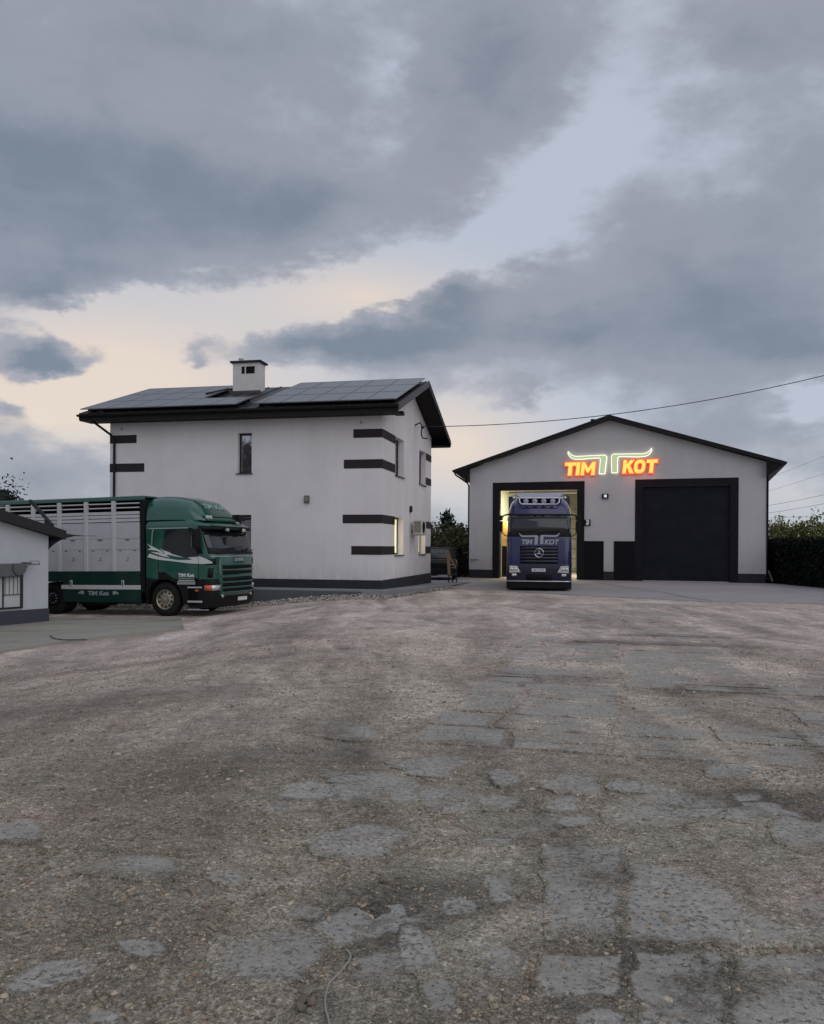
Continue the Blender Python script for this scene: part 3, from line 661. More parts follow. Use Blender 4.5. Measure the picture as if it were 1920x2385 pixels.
# solar panels
th = math.atan(PT); pl_w, pl_h = 1.03, 1.70
def panel(xc, row_):
    fr = MB(); h = 0.035
    fr.box(0, pl_w - 0.02, 0, 0.02, 0, h); fr.box(0, pl_w - 0.02, pl_h - 0.04, pl_h - 0.02, 0, h); fr.box(0, 0.02, 0.02, pl_h - 0.04, 0, h); fr.box(pl_w - 0.04, pl_w - 0.02, 0.02, pl_h - 0.04, 0, h)
    return fr
pm_frame = panel(0, 0).build('solar_panel', pbr('panel_frame', (0.12, 0.12, 0.13), 0.25, spec=1.0), house)
pm_cell = boxo('cells', M_solar, pm_frame, 0.02, pl_w - 0.04, 0.02, pl_h - 0.04, 0.0, 0.030)
first = True
def put_panel(x, d):
    global first
    if first: o = pm_frame; first = False
    else: o = copy_tree(pm_frame, house)
    y = -EO + 0.06 + d * math.cos(th); o.location = (x, y, rz_(y) + 0.14); o.rotation_euler = (th, 0, 0)
for c in range(5):
    for r_ in range(3): put_panel(-4.62 + c * 1.032 + 0.12, r_ * 1.70)
for c in range(6):
    for r_ in range(3):
        if c >= 4 and r_ >= 1: continue
        put_panel(-HL - GL - 0.02 + c * 1.022, r_ * 1.70)
m = MB()
for z0_ in (0.35, 1.35, 2.05, 3.05, 3.75, 4.75):
    y = -EO + 0.06 + z0_ * math.cos(th)
    for a_, b_ in ((-HL - GL + 0.08, -7.2 if z0_ > 1.7 else -5.15), (-4.4, 0.55)): m.box(a_, b_, y - 0.02, y + 0.02, rz_(y) + 0.02, rz_(y) + 0.12)
m.build('panel_rails', M_trim, house)
# chimney
ch = MB(); ch.box(-6.95, -5.83, 3.02, 3.62, 7.2, 8.95); chim = ch.build('chimney', pbr('chimney_render', (0.62, 0.60, 0.585), 0.9, var=0.06, bump=0.3, bscale=120), house)
boxo('cap', M_plinth, chim, -7.04, -5.74, 2.93, 3.71, 8.95, 9.03, 0.01)
for a, b in ((-6.57, -6.45), (-6.38, -6.02)): boxo('vent_opening', M_blackm, chim, a, b, 3.005, 3.03, 8.52, 8.80)
m = MB(); m.lathe([(0.09, 0), (0.09, 0.12), (0.11, 0.12), (0.10, 0.17)], (-6.72, 3.3, 9.03), 'z', 12); m.build('flue', M_alu, chim)
m = MB(); m.box(-7.05, -5.75, 2.9, 3.02, rz_(2.95) - 0.02, rz_(2.95) + 0.10); m.build('flashing', M_verge, chim)
MB().tube([(-7.55, 1.9, rz_(1.9) + 0.2), (-7.05, 2.9, rz_(2.9) + 0.22)], 0.03, 6).build('vent_pipe', M_trim, house)
# small fittings
wl = boxo('wall_lamp', M_grey, house, -2.80, -2.62, -0.10, 0.0, 3.20, 3.46, 0.01); boxo('lamp_glass', pbr('dull_glass', (0.22, 0.20, 0.19), 0.3), wl, -2.77, -2.65, -0.112, -0.10, 3.25, 3.42)
MB().tube([(-0.78, -0.03, 6.02), (-0.72, -0.05, 5.93)], 0.014, 5).build('wall_hook', M_trim, house)
MB().tube([(-9.98, -0.03, 6.02), (-9.93, -0.05, 5.95)], 0.014, 5).build('wall_hook', M_trim, house)
m = MB(); m.box(0, 0.09, 4.32, 4.50, 3.05, 3.22); m.lathe([(0.085, 0), (0.085, 0.09)], (0, 4.41, 3.22), 'x', 14); m.build('vent_hood', M_trim, house)
m = MB(); m.tube([(0.0, 5.25, 6.62), (0.22, 5.2, 6.72), (0.30, 5.2, 6.60), (0.28, 5.2, 6.25), (0.32, 5.25, 6.10), (0.5, 5.35, 6.08)], 0.028, 7); m.lathe([(0.05, 0), (0.06, 0.04), (0.04, 0.10)], (0.28, 5.2, 6.52), 'x', 10)
m.build('cable_bracket', M_trim, house)
MB().tube([(0.02, 4.5, 2.1), (0.02, 4.5, 1.45)], 0.02, 6).build('wall_thermometer', M_acw, house)
MB().tube([(0.03, 4.42, 3.05), (0.03, 4.42, 2.75)], 0.015, 6).build('pipe', M_acw, house)
# air conditioner: hangs on the wall
ac = thing('air_conditioner', 'cream air-conditioning unit on wall brackets between the lit windows', 'air conditioner', Matrix.LocRotScale(Vector((-1.05, 28.4, 0)), Euler((0, 0, PHI)), None) @ Vector((0, 4.35, 2.12)), PHI)
boxo('casing', M_acw, ac, 0.16, 0.50, 0.0, 0.86, 0.06, 0.62, 0.012)
m = MB()
for k in range(9): m.box(0.20 + k * 0.031, 0.212 + k * 0.031, -0.006, 0.0, 0.12, 0.57)
m.build('side_louvre', M_blackm, ac)
m = MB()
for rr_ in (0.06, 0.12, 0.18, 0.235): m.tube([(0.508, 0.36 + rr_ * math.cos(a * math.pi / 12), 0.34 + rr_ * math.sin(a * math.pi / 12)) for a in range(24)], 0.006, 4, True)
m.build('fan_grille', M_black, ac)
MB().lathe([(0.235, 0), (0.235, 0.004)], (0.502, 0.36, 0.34), 'x', 24).build('fan_opening', M_blackm, ac)
for y in (0.12, 0.72): MB().box(0, 0.52, y, y + 0.04, 0.02, 0.055).box(0, 0.03, y, y + 0.04, 0.055, 0.40).build('bracket', M_acw, ac)

# terrace: raised concrete apron round the house, falling towards the hall
H2W = Matrix.LocRotScale(Vector((-1.05, 28.4, 0)), Euler((0, 0, PHI)), None)
tp = [(-12.5, -1.35, .24), (-0.3, -1.35, .24), (0.42, -1.20, .235), (1.38, 6.04, .10), (1.5, 11, .04), (-12.5, 11, .24), ]
top_ = [H2W @ Vector(p) for p in tp]; bot_ = [Vector((p.x, p.y, -1.0)) for p in top_]; n = len(tp)
ter = MB().add(top_ + bot_, [(0, 1, 3), (1, 2, 3), (0, 3, 4), (0, 4, 5)] + [(n + i, n + (i + 1) % n, (i + 1) % n, i) for i in range(n)]).build('terrace', M_terr); tag(ter, kind='structure')
for k in range(6):                                                    # dark edging blocks of the front face
    x0 = -12.4 + k * 2.03; x1 = min(x0 + 2.0, -0.32)
    b = boxo('edging_block', M_terrside, ter, x0, x1, -1.375, -1.348, -1.0, 0.195); b.location = (-1.05, 28.4, 0); b.rotation_euler = (0, 0, PHI)
# pale rubble banked against the terrace
n = 2600; u = rng.random(n); xl = -11.5 + 12.2 * u; yl = -1.42 - np.abs(rng.normal(0, 0.42, n)); c, s = math.cos(PHI), math.sin(PHI)
wx = -1.05 + xl * c - yl * s; wy = 28.4 + xl * s + yl * c
hgt = 0.13 * np.exp(-(-yl - 1.4) / 0.35); S = np.clip(rng.lognormal(-3.5, 0.45, n), 0.012, 0.085)
b = np.array([[0.50, 0.47, 0.42], [0.40, 0.36, 0.32], [0.30, 0.27, 0.24], [0.58, 0.55, 0.50]])[rng.integers(0, 4, n)] * rng.uniform(0.6, 1.1, (n, 1))
rub = stones('rubble', np.stack([wx, wy, gtot(wx, wy) + hgt], -1), S, 0.7, b); tag(rub, 'pale rubble banked along the foot of the house terrace', 'rubble', kind='stuff')
n = 900; xl = 0.4 + 1.1 * rng.random(n); yl = -1.4 + 7.0 * rng.random(n); xl = 0.45 + (yl + 1.2) / 7.24 * 0.96 + np.abs(rng.normal(0, 0.16, n))
wx = -1.05 + xl * c - yl * s; wy = 28.4 + xl * s + yl * c; S = np.clip(rng.lognormal(-3.7, 0.45, n), 0.01, 0.06)
b = np.array([[0.20, 0.18, 0.15], [0.40, 0.36, 0.32], [0.12, 0.11, 0.10], [0.45, 0.42, 0.38]])[rng.integers(0, 4, n)]
rub2 = stones('rubble', np.stack([wx, wy, gtot(wx, wy) + 0.05], -1), S, 0.7, b); tag(rub2, 'darker stones along the terrace edge towards the hall', 'rubble', kind='stuff')

# ================================================================ HALL
TH = R(-19.3); HO = Vector((3.12, 44.7, 0))
hall = thing('workshop_hall', 'light grey gabled workshop hall with two tall gate openings', 'workshop', HO, TH)
W2 = 14.8; EZ, RZ2 = 5.9, 8.22; sl2 = (RZ2 - EZ) / (W2 / 2)
o1, o2 = (1.62, 5.78, 4.74), (9.03, 13.2, 4.80)
poly = [(0, -0.3), (o1[0], -0.3), (o1[0], o1[2]), (o1[1], o1[2]), (o1[1], -0.3), (o2[0], -0.3), (o2[0], o2[2]), (o2[1], o2[2]), (o2[1], -0.3), (W2, -0.3), (W2, EZ), (W2 / 2, RZ2), (0, EZ)]
MB().prism(poly, 'y', 0, 0.35).build('front_wall', M_plaster2, hall)
DEP = 18.0
m = MB(); m.box(0, 0.3, 0.35, DEP, -0.3, EZ); m.box(W2 - 0.3, W2, 0.35, DEP, -0.3, EZ); m.prism([(0.3, -0.3), (W2 - 0.3, -0.3), (W2 - 0.3, EZ), (W2 / 2, RZ2), (0.3, EZ)], 'y', DEP - 0.3, DEP); m.build('side_wall', M_inwall, hall)
m = MB(); m.box(-0.02, 0.0, 0.0, DEP, 0.46, EZ - 0.02); m.box(W2, W2 + 0.02, 0.0, DEP, 0.46, EZ - 0.02); m.build('outer_render', M_plaster2, hall)
boxo('inner_floor', M_apron, hall, 0.3, W2 - 0.3, 0.35, DEP - 0.3, -0.3, 0.03)
m = MB()
for (a, b, _), (oa, ob, oz) in ((o1, (1.28, 6.14, 5.14)), (o2, (8.68, 13.56, 5.16))):
    z = o1[2] if a < 5 else o2[2]
    m.box(oa, a, -0.03, 0.0, 0.0, oz); m.box(b, ob, -0.03, 0.0, 0.0, oz); m.box(a, b, -0.03, 0.0, z, oz)
m.build('gate_surround', M_anthra, hall)
m = MB()
for a, b in ((0, 1.28), (7.13, 7.64), (13.56, W2)): m.box(a, b, -0.022, 0.0, -0.1, 0.47)
m.build('plinth', M_plinth, hall)
for a, b in ((6.14, 7.13), (7.64, 8.68)): boxo('dark_wall_panel', pbr('black_panel', (0.008, 0.007, 0.009), 0.6, spec=0.15), hall, a, b, -0.028, 0.0, 0.0, 2.03)
m = MB()
for z in (o1[2], ):                                                    # dark reveals of the openings
    m.box(o1[0], o1[0] + 0.02, 0.0, 0.35, 0, z); m.box(o1[1] - 0.02, o1[1], 0.0, 0.35, 0, z); m.box(o1[0] + 0.02, o1[1] - 0.02, 0.0, 0.35, z - 0.02, z)
m.build('reveal', M_anthra, hall)
for k in range(8):                                                     # closed sectional gate
    z0 = 0.06 + k * 0.592
    d = boxo('gate_section', M_door, hall, o2[0] + 0.01, o2[1] - 0.01, 0.16, 0.20, z0, z0 + 0.588)
boxo('gate_seal', pbr('seal_grey', (0.35, 0.35, 0.36), 0.6), hall, o2[0] + 0.01, o2[1] - 0.01, 0.14, 0.20, 0.01, 0.055)
m = MB(); m.box(o2[0], o2[0] + 0.03, 0.0, 0.35, 0, o2[2]); m.box(o2[1] - 0.03, o2[1], 0.0, 0.35, 0, o2[2]); m.build('gate_track', M_trim, hall)
for k in range(5): boxo('raised_gate_section', M_alu2, hall, o1[0] + 0.1, o1[1] - 0.1, 0.9 + k * 0.6, 1.48 + k * 0.6, 4.75, 4.80)
boxo('raised_gate_edge', pbr('cream_rail', (0.75, 0.72, 0.60), 0.5), hall, o1[0] + 0.45, o1[1] - 0.06, 0.40, 0.50, 4.58, 4.68)
m = MB()                                                               # cladding ribs, tubes and pipes just inside
m.box(o1[0] + 0.02, o1[0] + 0.07, 0.36, 0.42, 0.1, 3.0); m.box(o1[1] - 0.12, o1[1] - 0.07, 0.36, 0.42, 0.3, 2.4); m.build('inner_track', pbr('cream_rail2', (0.7, 0.68, 0.5), 0.4), hall)
m = MB(); m.box(0.9, 1.75, 2.2, 2.9, 0.03, 1.75); m.box(1.0, 1.6, 3.2, 4.0, 0.03, 1.3); m.build('inner_cabinet', M_black, hall)
m = MB(); m.box(1.35, 2.15, 1.6, 1.65, 1.75, 3.1); m.build('inner_board', pbr('orange_board', (0.65, 0.42, 0.16), 0.6), hall)
m = MB()
for k in range(9): m.box(5.9, 6.0, 2.0 + k * 0.05, 2.03 + k * 0.05, 0.6, 3.9)
for k in range(7): m.box(5.1, 6.6, 2.6, 2.66, 0.5 + k * 0.55, 0.53 + k * 0.55)
m.build('inner_rack', M_greend, hall)
# inner partition seen right of the truck, and lamps that light the inside
boxo('inner_partition', M_inwall, hall, 6.35, 6.45, 0.4, 14, 0.03, 5.7)
M_tube = pbr('tube_light', (0.9, 0.9, 0.8), 0.4, emit=(1.0, 0.93, 0.62), estr=9.0)
for i, (x, y) in enumerate(((2.0, 2.5), (5.4, 2.5), (2.0, 7), (5.4, 7), (3.7, 12))):
    boxo('tube_lamp', M_tube, hall, x - 0.08, x + 0.08, y - 0.75, y + 0.75, 5.35, 5.41)
wk = boxo('work_lamp', pbr('work_lamp_glow', (0.9, 0.8, 0.5), 0.4, emit=(1.0, 0.78, 0.38), estr=14.0), hall, 1.78, 1.95, 1.45, 1.55, 3.10, 3.26)
lo = bpy.data.lights.new('hall_ceiling_light', 'AREA'); lo.energy = 620; lo.size = 3.5; lo.color = (1.0, 0.93, 0.66)
lob = bpy.data.objects.new('hall_ceiling_light', lo); COL.objects.link(lob); lob.parent = hall; lob.location = (3.6, 4.5, 5.3)
l2 = bpy.data.lights.new('hall_work_light', 'POINT'); l2.energy = 35; l2.shadow_soft_size = 0.08; l2.color = (1.0, 0.72, 0.32)
l2b = bpy.data.objects.new('hall_work_light', l2); COL.objects.link(l2b); l2b.parent = hall; l2b.location = (1.86, 1.35, 3.15)
# roof
so_, fo = 0.76, 0.42; ezr = RZ2 + 0.18 - (W2 / 2 + so_) * sl2; top = RZ2 + 0.20
pr = [(-so_, ezr), (W2 / 2, top), (W2 + so_, ezr), (W2 + so_, ezr - 0.12), (W2 / 2, top - 0.18), (-so_, ezr - 0.12)]
MB().add([(p[0], y, p[1]) for y in (-fo, DEP + 0.3) for p in pr], [(0, 1, 7, 6), (1, 2, 8, 7), (2, 3, 9, 8), (3, 4, 10, 9), (4, 5, 11, 10), (5, 0, 6, 11), (0, 5, 4, 1), (1, 4, 3, 2), (6, 7, 10, 11), (7, 8, 9, 10)]).build('roof', M_roof, hall)
for s in (0, 1):
    pts = [(-so_ - 0.02, ezr + 0.02), (W2 / 2, top + 0.03), (W2 / 2, top - 0.17), (-so_ - 0.02, ezr - 0.17)]
    if s: pts = [(W2 - p[0], p[1]) for p in pts]
    MB().prism(pts, 'y', -fo - 0.03, -fo).build('barge_board', M_trim, hall)
m = MB(); m.box(W2 / 2 - 0.95, W2 / 2 - 0.75, -0.2, 0.1, top - 0.27, top - 0.12); m.build('ridge_fitting', M_trim, hall)
for a, b in ((-so_, 0.0), (W2, W2 + so_)):                              # boxed eaves
    inner = b if a < 0 else a; outer = a if a < 0 else b
    zi = ezr + so_ * sl2 - 0.16
    MB().prism([(outer, ezr - 0.13), (inner, zi), (inner, EZ - 0.75)], 'y', -fo, DEP).build('boxed_eaves', M_soffit, hall)
m = MB(); m.tube([(-so_ - 0.06, -fo, ezr - 0.06), (-so_ - 0.06, DEP, ezr - 0.06)], 0.07, 8); m.tube([(W2 + so_ + 0.06, -fo, ezr - 0.06), (W2 + so_ + 0.06, DEP, ezr - 0.06)], 0.07, 8); m.build('gutter', M_trim, hall)
MB().tube([(-so_ - 0.02, -0.32, ezr - 0.14), (-so_ + 0.04, -0.3, ezr - 0.26), (-0.14, -0.06, EZ - 0.74), (-0.07, 0.05, EZ - 0.90), (-0.07, 0.05, 0.1)], 0.045, 8).build('downpipe', M_trim, hall)
MB().tube([(W2 + 0.06, -0.02, 5.2), (W2 + 0.06, -0.02, 0.35), (W2 + 0.12, -0.2, 0.15)], 0.05, 8).build('downpipe', M_trim, hall)
MB().tube([(W2 + 0.12, -0.1, 0.62), (W2 + 0.28, -0.4, 0.12)], 0.045, 8).build('drain_pipe', M_grey, hall)
m = MB(); m.tube([(0.05, -0.02, 1.02), (0.22, -0.07, 1.00), (0.5, -0.03, 1.02)], 0.018, 6); m.lathe([(0.035, 0), (0.035, 0.06)], (0.15, -0.08, 1.0), 'y', 10); m.build('water_tap', M_grey, hall)
np_ = boxo('number_plate', M_black, hall, 6.12, 6.46, -0.06, -0.031, 2.82, 3.14)
text_obj('numeral', '3', 0.34, pbr('numeral_white', (0.8, 0.8, 0.8), .5), np_, (6.31, -0.064, 2.985), (R(90), 0, 0), offset=0.022)
fl = boxo('floodlight', M_black, hall, 7.04, 7.36, -0.12, 0.0, 4.22, 4.46, 0.01)
boxo('flood_lens', pbr('flood_lens', (0.6, 0.62, 0.65), 0.2, emit=(0.8, 0.9, 1.0), estr=0.35), fl, 7.14, 7.28, -0.126, -0.12, 4.27, 4.41)
# illuminated sign
HM = Matrix.LocRotScale(HO, Euler((0, 0, TH)), None)
sign = thing('illuminated_sign', 'glowing orange gable sign with pale green horn emblem above the gates', 'sign', HM @ Vector((7.37, 0, 5.44)), TH)
L = {'T': [[(0, 1), (0, .76), (.30, .76), (.30, 0), (.58, 0), (.58, .76), (.88, .76), (.88, 1)]],
     'I': [[(0, 0), (.27, 0), (.27, 1), (0, 1)]],
     'M': [[(0, 0), (.25, 0), (.25, .56), (.50, .18), (.58, .18), (.83, .56), (.83, 0), (1.08, 0), (1.08, 1), (.84, 1), (.54, .52), (.24, 1), (0, 1)]],
     'K': [[(0, 0), (.27, 0), (.27, .36), (.36, .44), (.60, 0), (.92, 0), (.56, .58), (.88, 1), (.56, 1), (.27, .64), (.27, 1), (0, 1)]],
     'O': [[(.46 + .45 * math.copysign(abs(math.cos(a)) ** .75, math.cos(a)), .5 + .51 * math.copysign(abs(math.sin(a)) ** .75, math.sin(a))) for a in [k * math.pi / 14 for k in range(28)]],
           [(.46 + .20 * math.copysign(abs(math.cos(a)) ** .75, math.cos(a)), .5 + .27 * math.copysign(abs(math.sin(a)) ** .75, math.sin(a))) for a in [-k * math.pi / 14 for k in range(28)]]]}
adv = {'T': .92, 'I': .39, 'M': 1.18, 'K': .92, 'O': 1.0}
M_yel = pbr('sign_face_yellow', (0.7, 0.5, 0.1), 0.4, emit=(0.90, 0.50, 0.09), estr=0.88, var=0.05)
M_red = pbr('sign_halo_red', (0.6, 0.08, 0.03), 0.4, emit=(0.74, 0.085, 0.020), estr=0.72, var=0.05)
M_hgr = pbr('sign_horn_green', (0.3, 0.4, 0.2), 0.4, emit=(0.47, 0.56, 0.34), estr=0.55, var=0.05)
M_hwh = pbr('sign_horn_white', (0.8, 0.8, 0.7), 0.4, emit=(0.92, 0.90, 0.70), estr=0.80, var=0.02)
lh = 0.66
def word(wd, x0, x1, z):
    tw = sum(adv[c] for c in wd); k = (x1 - x0) / tw; x = x0
    for c in wd:
        P_ = [[(p[0] * k, p[1] * lh) for p in pl] for pl in L[c]]
        lt = curve_obj('letter', P_, M_yel, sign, (x, -0.13, z), (R(90), 0, 0), 0.004, 0.012, 0.10)
        curve_obj('letter_halo', P_, M_red, lt, (0, 0, -0.05), (0, 0, 0), 0.055, 0.03, 0.10)
        x += adv[c] * k
word('TIM', -2.27, -0.66, 0.0); word('KOT', 0.68, 2.36, 0.04)
def arc(cx, cy, r, a0, a1, n=7): return [(cx + r * math.cos(R(a0 + (a1 - a0) * k / n)), cy + r * math.sin(R(a0 + (a1 - a0) * k / n))) for k in range(n + 1)]
hornL = [(-0.50, 0.02), (-0.18, 0.02)] + [(-0.10, 0.75)] + arc(-0.24, 0.86, 0.155, 0, 90) + [(-1.0, 1.00), (-1.65, 0.985), (-1.83, 1.03), (-1.97, 1.13), (-2.08, 1.27), (-2.10, 1.13), (-2.02, 0.98), (-1.90, 0.87), (-1.72, 0.81), (-1.4, 0.80), (-0.50, 0.845), (-0.44, 0.79), (-0.45, 0.6)]
hornR = [(-p[0] + 0.03 + 0.10 * 0, p[1] + 0.035) for p in hornL][::-1]
hornR = [(x - (0.08 if y < 0.9 and x < 0.6 else 0.0) * (1 - y), y) for x, y in hornR]
for pl in (hornL, hornR):
    h = curve_obj('horn', [pl], M_hwh, sign, (0, -0.10, 0), (R(90), 0, 0), 0.0, 0.03)
    curve_obj('horn_face', [pl], M_hgr, h, (0, 0, 0.035), (0, 0, 0), -0.034, 0.004)
for x in (-1.6, -0.3, 0.3, 1.6): MB().box(x, x + 0.04, -0.09, 0.0, 0.85, 0.89).build('fixing', M_trim, sign)
for x, cl in ((-1.45, 0), (1.5, 0)):                                       # the letters' own red light on the wall
    ll = bpy.data.lights.new('sign_light', 'AREA'); ll.energy = 1.6; ll.shape = 'RECTANGLE'; ll.size = 1.6; ll.size_y = 0.5; ll.color = (1.0, 0.20, 0.10)
    lb = bpy.data.objects.new('sign_light', ll); COL.objects.link(lb); lb.parent = sign; lb.location = (x, -0.30, -0.02); lb.rotation_euler = (R(25), 0, 0)
# forecourt concrete
def sheet(name, pts, z, mat, thick=0.3, parent=None):
    return MB().prism([(p[0], p[1]) for p in pts], 'z', z - thick, z).build(name, mat, parent)
apr = sheet('forecourt', [(1.75, 33.3), (3.4, 31.8), (4.85, 30.2), (6.3, 28.6), (9.2, 26.2), (14, 25.0), (24, 23.6), (30, 40), (17.5, 40.2), (3.0, 45.2), (1.2, 60), (-0.6, 60), (-0.3, 38.5), (1.2, 38.2)], 0.02, M_apron, 0.25)
tag(apr, kind='structure')
m = MB()                                                               # expansion joints and cracks cut dark
def strip(pts, wd, z):
    mb = MB(); pts = [Vector((*p, 0)) for p in pts]; L_, R_ = [], []
    for i, p in enumerate(pts):
        d = (pts[min(i + 1, len(pts) - 1)] - pts[max(i - 1, 0)]).normalized(); nn = Vector((-d.y, d.x, 0)) * wd * random.uniform(0.6, 1.3) / 2
        L_.append(p + nn); R_.append(p - nn)
    vs = [(q.x, q.y, z) for q in L_ + R_]; k = len(pts); mb.add(vs, [(k + i, k + i + 1, i + 1, i) for i in range(k - 1)]); return mb
M_joint = pbr('joint_dark', (0.06, 0.055, 0.05), 0.9)
strip([(8.9, 39.5), (9.0, 36), (9.1, 33.5), (9.5, 31), (9.35, 28), (9.6, 26.4)], 0.05, 0.0245).build('joint', M_joint, apr)
strip([(5.0, 39.6), (5.05, 36), (5.1, 31)], 0.03, 0.0245).build('joint', M_joint, apr)
strip([(4.2, 33.2), (9.1, 31.6), (16, 29.6), (22, 28.0)], 0.03, 0.0245).build('joint', M_joint, apr)
# concrete pad by the outbuilding
zt = lambda x, y: float(gz(x, y))
pp_ = [gp(430, 1453, -0.25), (-6.6, 23.6), (-12, 24.5), (-18, 26), (-18, 17), gp(-60, 1519, -0.36), gp(200, 1480, -0.34)]
pv_ = [(x, y, zt(x, y) + 0.035) for x, y in pp_]
padm = MB().add(pv_ + [(x, y, z - 0.3) for x, y, z in pv_], [tuple(range(7))] + [(7 + i, 7 + (i + 1) % 7, (i + 1) % 7, i) for i in range(7)]).build('concrete_pad', M_pad); tag(padm, kind='structure')
# ================================================================ TRUCK HELPERS
def cabring(z, xb, xf, hw, r, bulge=0.05, ns=5, na=6, nf=8):
    """plan outline of a cab at height z: back-near corner, along the near side, round the front, back along the far side (nose +x, near side -y)"""
    P_ = []
    for i in range(ns): P_.append((xb + (xf - r - xb) * i / (ns - 1), -hw, z))
    for i in range(1, na): a = -math.pi / 2 + math.pi / 2 * i / na; P_.append((xf - r + r * math.cos(a), -hw + r + r * math.sin(a), z))
    for i in range(nf + 1):
        y = (-hw + r) + (2 * hw - 2 * r) * i / nf; P_.append((xf + bulge * (1 - (y / (hw - r)) ** 2), y, z))
    for i in range(1, na): a = math.pi / 2 * i / na; P_.append((xf - r + r * math.cos(a), hw - r + r * math.sin(a), z))
    for i in range(ns): P_.append((xf - r + (xb - xf + r) * i / (ns - 1), hw, z))
    return P_
NS, NA, NF = 5, 6, 8
I_FRONT0, I_FRONT1 = NS + NA - 1, NS + NA - 1 + NF                    # indices of the flat front
def patch(rings, i0, i1, off, name, mat, parent, thick=0.012, bevel=0.0):
    """curved sheet lying over a lofted body, pushed out by off"""
    cs = []
    for r in rings:
        row = []
        for i in range(i0, i1 + 1):
            p = Vector(r[i]); a = Vector(r[max(i - 1, 0)]); b = Vector(r[min(i + 1, len(r) - 1)]); d = (b - a); nrm = Vector((d.y, -d.x, 0)).normalized()
            row.append(p + nrm * off)
        cs.append(row)
    n = len(cs[0]); vs = [p for r in cs for p in r]; fs = [(j * n + k, j * n + k + 1, (j + 1) * n + k + 1, (j + 1) * n + k) for j in range(len(cs) - 1) for k in range(n - 1)]
    m = MB(); m.add(vs, fs, True)
    return m.build(name, mat, parent, bevel, thick)
def lerp_rings(r0, r1, t): return [tuple(Vector(a).lerp(Vector(b), t)) for a, b in zip(r0, r1)]
def wheel(parent, x, y, side, rad=0.5, w=0.30, dual=False, hub_mat=None, z=None):
    z = rad if z is None else z
    yo = y; s = side                                                   # side -1: outer face towards -y
    prof = [(rad * 0.56, 0.02), (rad * 0.70, 0.0), (rad * 0.90, 0.012), (rad * 0.985, 0.05), (rad, 0.09), (rad, w - 0.09), (rad * 0.985, w - 0.05), (rad * 0.9, w - 0.01), (rad * 0.56, w)]
    prof = [(r_, h_ * (1 if s < 0 else -1)) for r_, h_ in prof]
    whl = MB().lathe(prof, (x, yo, z), 'y', 36, cap=False)
    for k in range(40):                                                # tread blocks
        a = 2 * math.pi * k / 40; ca, sa = math.cos(a), math.sin(a)
        for d0, d1 in ((0.05, 0.12), (w - 0.12, w - 0.05)):
            y0_, y1_ = yo - s * d0, yo - s * d1
            vs = [(x + ca * rr_ - sa * t_, yy, z + sa * rr_ + ca * t_) for rr_ in (rad - 0.01, rad + 0.007) for yy in (y0_, y1_) for t_ in (-0.024, 0.024)]
            whl.add(vs, [(0, 2, 3, 1), (4, 5, 7, 6), (0, 1, 5, 4), (2, 6, 7, 3), (0, 4, 6, 2), (1, 3, 7, 5)])
    wo = whl.build('wheel', M_rubber, parent)
    hm = hub_mat or M_rim; q = -s
    rp = [(rad * 0.60, 0.015), (rad * 0.585, 0.0), (rad * 0.55, 0.012), (rad * 0.52, 0.06), (rad * 0.44, 0.05), (rad * 0.36, 0.035), (rad * 0.25, 0.03), (rad * 0.24, 0.0), (rad * 0.22, -0.03), (rad * 0.13, -0.035), (rad * 0.12, -0.055), (0.004, -0.06)]
    MB().lathe([(a, b * q) for a, b in rp], (x, yo, z), 'y', 36, cap=False).build('rim', hm, wo)
    m = MB()
    for k in range(10):
        a = 2 * math.pi * (k + .5) / 10; cx, cz = x + rad * 0.435 * math.cos(a), z + rad * 0.435 * math.sin(a)
        pts = [(cx + 0.030 * math.cos(t) , cz + 0.030 * math.sin(t)) for t in [2 * math.pi * j / 8 for j in range(8)]]
        m.prism(pts, 'y', yo + q * 0.036, yo + q * 0.06)
    m.build('hand_holes', M_blackm, wo)
    m = MB()
    for k in range(10):
        a = 2 * math.pi * k / 10; m.lathe([(0.014, 0), (0.012, -0.035 * q)], (x + rad * 0.30 * math.cos(a), yo + q * 0.034, z + rad * 0.30 * math.sin(a)), 'y', 6)
    m.build('wheel_nuts', M_alu, wo)
    if dual: MB().lathe([(r_, h_ - s * (w + 0.04)) for r_, h_ in prof], (x, yo, z), 'y', 28, cap=False).build('inner_tyre', M_rubber, wo)
    return wo
def sidepoly(name, pts, y, mat, parent, t=0.006, bevel=0.0): return MB().prism(pts, 'y', y - t, y).build(name, mat, parent, bevel)

# ================================================================ GREEN LIVESTOCK TRUCK
GT = thing('livestock_truck', 'green cab livestock truck with silver slatted body parked beside the house', 'truck', (-6.91, 25.58, -0.42), rot=(0, R(-1.0), R(-19.3)))
hw = 1.24; XB = -0.62
def gr(z):
    tab = [(1.10, 1.38, .26, .05), (1.34, 1.41, .28, .06), (1.75, 1.43, .28, .06), (1.84, 1.42, .27, .06), (2.56, 1.17, .20, .05), (2.66, 1.12, .20, .05), (2.76, 1.04, .22, .05), (2.84, .92, .25, .04)]
    for (z0, x0, r0, b0), (z1, x1, r1, b1) in zip(tab[:-1], tab[1:]):
        if z <= z1 + 1e-6:
            t = (z - z0) / (z1 - z0); return cabring(z, XB, x0 + (x1 - x0) * t, hw - (0.05 if z > 2.7 else 0) - (0.04 if z > 2.8 else 0), r0 + (r1 - r0) * t, b0 + (b1 - b0) * t)
m = MB(); m.loft([gr(z) for z in (1.10, 1.34, 1.75, 1.84, 2.2, 2.56, 2.66, 2.76, 2.84)]); cab = m.build('cab', M_green, GT)
patch([gr(z) for z in (1.87, 2.1, 2.33, 2.55)], I_FRONT0 - 4, I_FRONT1 + 4, 0.010, 'windscreen', M_wind, GT, 0.008)
